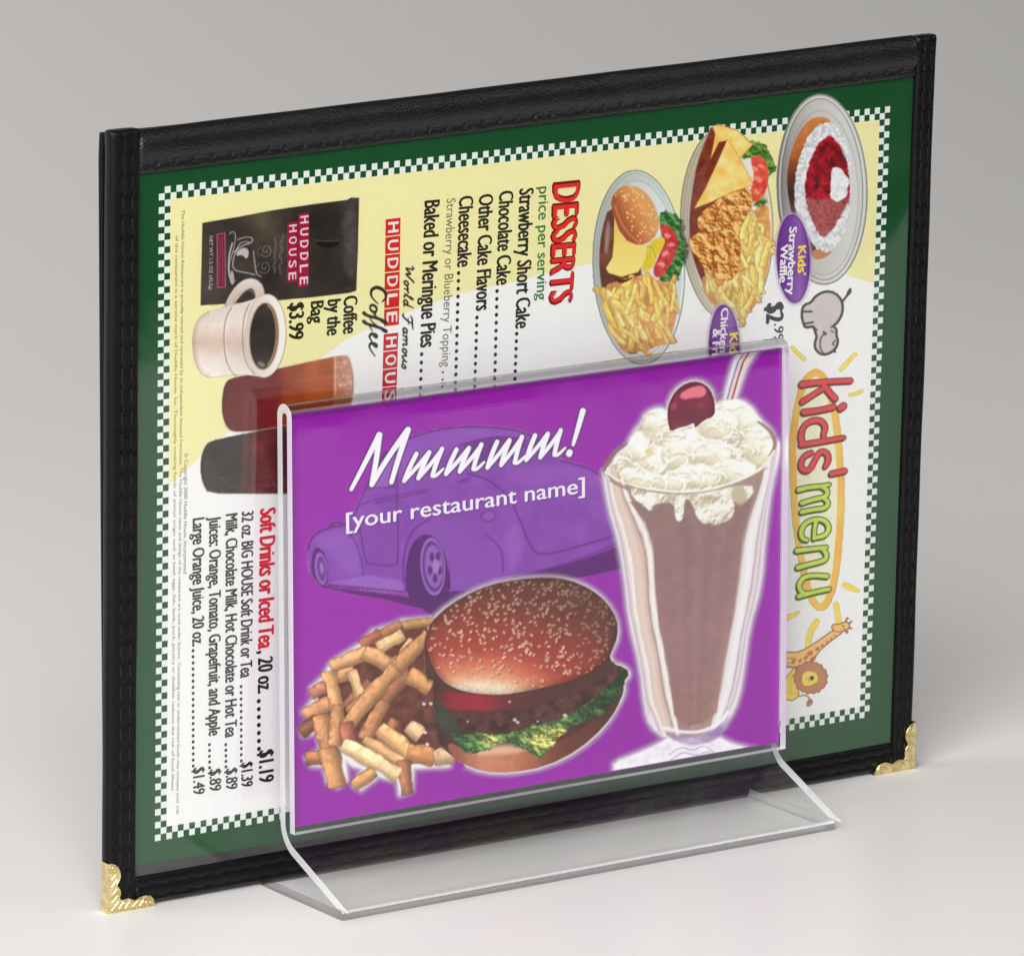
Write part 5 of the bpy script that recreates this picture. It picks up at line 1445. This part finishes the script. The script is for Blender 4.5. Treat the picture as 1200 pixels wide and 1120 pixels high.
def giraffe_lion():
    p = Painter(MenuPlane, 'menu', 912, 716, 1004, 832, 0.22)
    C_ = tr(915, 690, 7)
    BR = (152, 98, 62)
    d = p.poly(C_([(20, 530), (55, 515), (120, 520), (200, 492), (330, 405), (425, 338), (470, 330), (505, 345), (490, 362), (380, 442), (292, 525), (262, 600), (190, 615), (110, 640), (20, 640)]), 1)
    p.fill(d-0.7, BR); p.fill(d+0.5, lerp((246, 186, 108), (250, 204, 136), p.n(0.1, 4)))
    for x, y, r in ((235, 525, 24), (200, 560, 18), (260, 570, 22), (295, 490, 18), (335, 462, 14), (375, 432, 12), (410, 405, 11), (440, 380, 9), (155, 585, 16), (200, 600, 14), (240, 590, 12), (100, 590, 16)):
        p.over(p.aa(p.ell(*C_([(x, y)])[0], r/7*1.15, r/7*0.8, -35))*(d < 0.2), (176, 112, 66), 0.85)
    for L_ in ([(20, 560), (120, 570)], [(20, 600), (110, 612)], [(30, 625), (130, 640)]):
        p.fill(p.line(C_(L_), 1.1), BR, 0.8)
    dh = p.poly(C_([(413, 318), (420, 292), (440, 288), (490, 284), (530, 262), (556, 285), (560, 310), (542, 332), (500, 346), (435, 348)]), 1)
    p.fill(dh-0.7, BR); p.fill(dh+0.5, (248, 192, 116)); p.fill(p.poly(C_([(415, 318), (422, 295), (450, 292), (452, 345), (430, 345)]), 1)+0.6, (240, 172, 120))
    for L_ in ([(532, 262), (536, 236), (548, 240)], [(556, 280), (576, 264)], [(552, 318), (576, 320)], [(530, 335), (535, 360), (545, 350)]):
        p.fill(p.line(C_(L_), 1.7, 1), BR)
    p.fill(p.ell(*C_([(508, 300)])[0], 1.0, 0.8), (60, 40, 30)); p.fill(p.ell(*C_([(515, 325)])[0], 0.9, 0.7), (60, 40, 30))
    # lion
    db = p.poly(C_([(110, 640), (60, 700), (20, 760), (20, 900), (60, 905), (92, 912), (140, 880), (142, 830), (125, 760), (140, 680)]), 1)
    p.fill(db-0.7, (190, 140, 60)); p.fill(db+0.5, (250, 214, 96))
    for L_ in ([(70, 760), (85, 840)], [(45, 840), (80, 855), (135, 850)], [(90, 690), (75, 740)]):
        p.fill(p.line(C_(L_), 0.8, 1), (190, 140, 60), 0.8)
    p.fill(p.line(C_([(140, 878), (190, 866), (222, 880), (234, 905)]), 1.4, 2), (176, 130, 70))
    p.fill(p.poly(C_([(225, 895), (255, 905), (262, 930), (222, 968), (202, 945)]), 1), (166, 118, 88))
    an = np.arctan2(p.Y-C_([(240, 725)])[0][1], p.X-C_([(240, 725)])[0][0])
    dm = p.ell(*C_([(240, 725)])[0], 19.4, 18.2)+0.7*np.sin(an*17)+0.4*np.sin(an*9+1)
    p.fill(dm-0.6, (132, 86, 60)); p.fill(dm+0.3, lerp((184, 124, 88), (200, 142, 106), p.n(0.3, 5)))
    df = p.poly(C_([(165, 740), (175, 690), (215, 668), (260, 675), (290, 690), (305, 720), (298, 760), (270, 775), (240, 790), (195, 798), (170, 775)]), 1)
    p.fill(df-0.5, (180, 130, 60)); p.fill(df+0.3, (250, 216, 104))
    p.fill(p.ell(*C_([(252, 728)])[0], 2.2, 2.6, 20), (70, 56, 40)); p.fill(p.ell(*C_([(205, 738)])[0], 0.7, 0.7), (90, 70, 40)); p.fill(p.line(C_([(235, 715), (220, 735), (232, 755)]), 0.7, 1), (150, 110, 60))
    p.grain(5, 3)
    p.build('giraffe_and_lion_picture', MP(4), sheet)

burger_plate(); chicken_plate(); waffle_plate()
price_oval(929, 303, 19.5, 52, -2, 'purple oval by the waffle')
mt("Kids'", (934.6, 289), (934.2, 323), 8.4, (240, 224, 80), 6, bold=0.03)
mt('Strawberry', (924.6, 266.5), (921.4, 345.5), 7.6, (244, 236, 248), 6, bold=0.03); mt('Waffle', (914.6, 287), (912.6, 331), 7.6, (244, 236, 248), 6, bold=0.03)
price_oval(848, 409, 18, 52, -1, 'purple oval by the chicken')
mt("Kids'", (854.5, 391), (854, 425), 8.4, (240, 224, 80), 6, bold=0.03)
mt('Chicken', (844.6, 361.5), (842.4, 413), 7.6, (244, 236, 248), 6, bold=0.03); mt('& Fries', (835, 386), (833, 430), 7.4, (244, 236, 248), 6, bold=0.03)
coffee_bag(); coffee_mug(); drinks(); sun_ellipse(); kids_lettering(); hippo(); giraffe_lion()

# ------------------------------------------------------------------ clear sign holder
HX0, HX1 = 35.2, 210.9
T_AC = 2.8
YF = -20.0                       # front face of the front sheet
Y_FR, Y_BK = YF+T_AC/2, YF+T_AC/2+5.2      # centre lines of front and back sheet
HC = (HX0+HX1)/2
holder = empty('sign_holder', (HC*MM, -18*MM, 0), (0, 0, 0), 'clear acrylic table sign holder with a bent foot, in front of the menu', 'sign holder')
BASE_T = 3.0
FOOT_Y = -45.6
def arc(cy_, cz, r, a0, a1, n):
    return [(cy_+r*math.cos(math.radians(a)), cz+r*math.sin(math.radians(a))) for a in np.linspace(a0, a1, n)]
# centre line (y, z above table): slope foot -> bend -> back sheet -> fold -> front sheet
sl = math.atan2(12.2, -(FOOT_Y+1.6-(Y_BK-1.2)))
bend_r = 9.0
ang = math.degrees(sl)
start = (FOOT_Y+2.4, BASE_T+1.25)
# slope direction (cos, sin); bend tangent to vertical at Y_BK
cyb = Y_BK-bend_r
tx = cyb+bend_r*math.cos(math.radians(ang-90)); 
zt = start[1]+(tx-start[0])*math.tan(sl)
czb = zt-bend_r*math.sin(math.radians(ang-90))
TOPZ = 146.4
path = [start]+arc(cyb, czb, bend_r, ang-90, 0, 14)
rf = (Y_BK-Y_FR)/2
path += arc((Y_BK+Y_FR)/2, TOPZ-T_AC/2-rf, rf, 0, 180, 15)
FRONT_END = 19.6
path += [(Y_FR, FRONT_END)]
def bent_sheet(path, t):
    p = np.array(path); n = len(p)
    nor = []
    for i in range(n):
        d0 = p[i]-p[i-1] if i else p[1]-p[0]
        d1 = p[i+1]-p[i] if i < n-1 else p[-1]-p[-2]
        d0 = d0/np.hypot(*d0); d1 = d1/np.hypot(*d1)
        m = d0+d1; m /= np.hypot(*m)
        k = 1/max(0.3, (m@d0))
        nor.append((-m[1]*k, m[0]*k))
    nor = np.array(nor)
    A, B = p+nor*t/2, p-nor*t/2
    # foot end trimmed level with the base plate
    dslope = (p[1]-p[0])/np.hypot(*(p[1]-p[0]))
    for S in (A, B):
        k = (BASE_T+0.02-S[0][1])/dslope[1]
        S[0] = S[0]+dslope*k
    loop = np.concatenate([A, B[::-1]])
    m = len(loop)
    verts = [((x-HC), y+18, z) for x in (HX0, HX1) for y, z in loop]
    faces, idx = [], []
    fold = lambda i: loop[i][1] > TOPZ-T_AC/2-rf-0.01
    for i in range(m):
        k = (i+1) % m
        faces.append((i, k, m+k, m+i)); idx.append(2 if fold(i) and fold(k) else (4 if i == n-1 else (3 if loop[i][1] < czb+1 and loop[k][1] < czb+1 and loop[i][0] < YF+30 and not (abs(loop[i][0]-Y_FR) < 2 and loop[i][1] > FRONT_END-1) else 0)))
    # side walls as strips of quads
    for off in (0, m):
        for i in range(n-1):
            faces.append((off+i, off+i+1, off+m-2-i, off+m-1-i)); idx.append(1)
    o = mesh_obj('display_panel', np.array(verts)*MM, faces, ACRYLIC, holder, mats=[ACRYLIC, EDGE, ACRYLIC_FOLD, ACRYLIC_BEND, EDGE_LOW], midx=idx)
    bm = bmesh.new(); bm.from_mesh(o.data); bmesh.ops.recalc_face_normals(bm, faces=bm.faces); bm.to_mesh(o.data); bm.free()
    return o
pan = bent_sheet(path, T_AC)
def base_plate():
    pr = [(FOOT_Y, 0.05), (FOOT_Y, BASE_T-0.75), (FOOT_Y+0.55, BASE_T), (-0.8, BASE_T), (-0.8, 0.05)]     # front top edge chamfered and white: a painted highlight along the welded joint
    n = len(pr)
    verts = [(x-HC, y+18, z) for x in (HX0, HX1) for y, z in pr]
    faces = [(i, (i+1) % n, n+(i+1) % n, n+i) for i in range(n)]+[tuple(range(n))[::-1], tuple(range(n, 2*n))]
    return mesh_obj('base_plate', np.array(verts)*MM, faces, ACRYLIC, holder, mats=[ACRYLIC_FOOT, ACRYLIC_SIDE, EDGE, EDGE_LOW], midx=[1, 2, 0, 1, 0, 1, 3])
bp_ = base_plate()
for o in (pan, bp_):
    b = o.modifiers.new('bevel', 'BEVEL'); b.width = 0.00025; b.segments = 2; b.limit_method = 'ANGLE'; b.angle_limit = math.radians(50)

# ------------------------------------------------------------------ advert card in the holder
card = empty('advert_card', (HC*MM, -16.8*MM, 21*MM), (0, 0, 0), 'purple diner advert card with a burger and milkshake, slotted in the clear holder', 'card')
YC = -17.0
def CP(layer):
    return lambda u, v_, x=0: np.stack([np.asarray(u)-HC, np.full(np.shape(u), YC-0.02*(layer+x)+16.8), np.asarray(v_)+ZT-21], -1)
v, f = box_mesh((cx0-HC, YC+16.8, cz0+ZT-21), (cx1-HC, YC+0.3+16.8, cz1+ZT-21))
mesh_obj('card_stock', np.array(v)*MM, f, flat_ink((151, 54, 166), 'card_stock'), card)
car_picture(CP(1)); headline(CP(2)); fries_picture(CP(3)); burger_picture(CP(4)); milkshake_picture(CP(3))
text('[your restaurant name]', (405.8, 619.5), (685.0, 577), 19.0, (232, 224, 240), CardPlane, 'card', card, CP(3), bold=0.012)
text('[your restaurant name]', (406.8, 620.7), (686.0, 578.2), 19.0, (98, 44, 124), CardPlane, 'card', card, CP(2), bold=0.016, name='lettering_shadow')
flush_text()
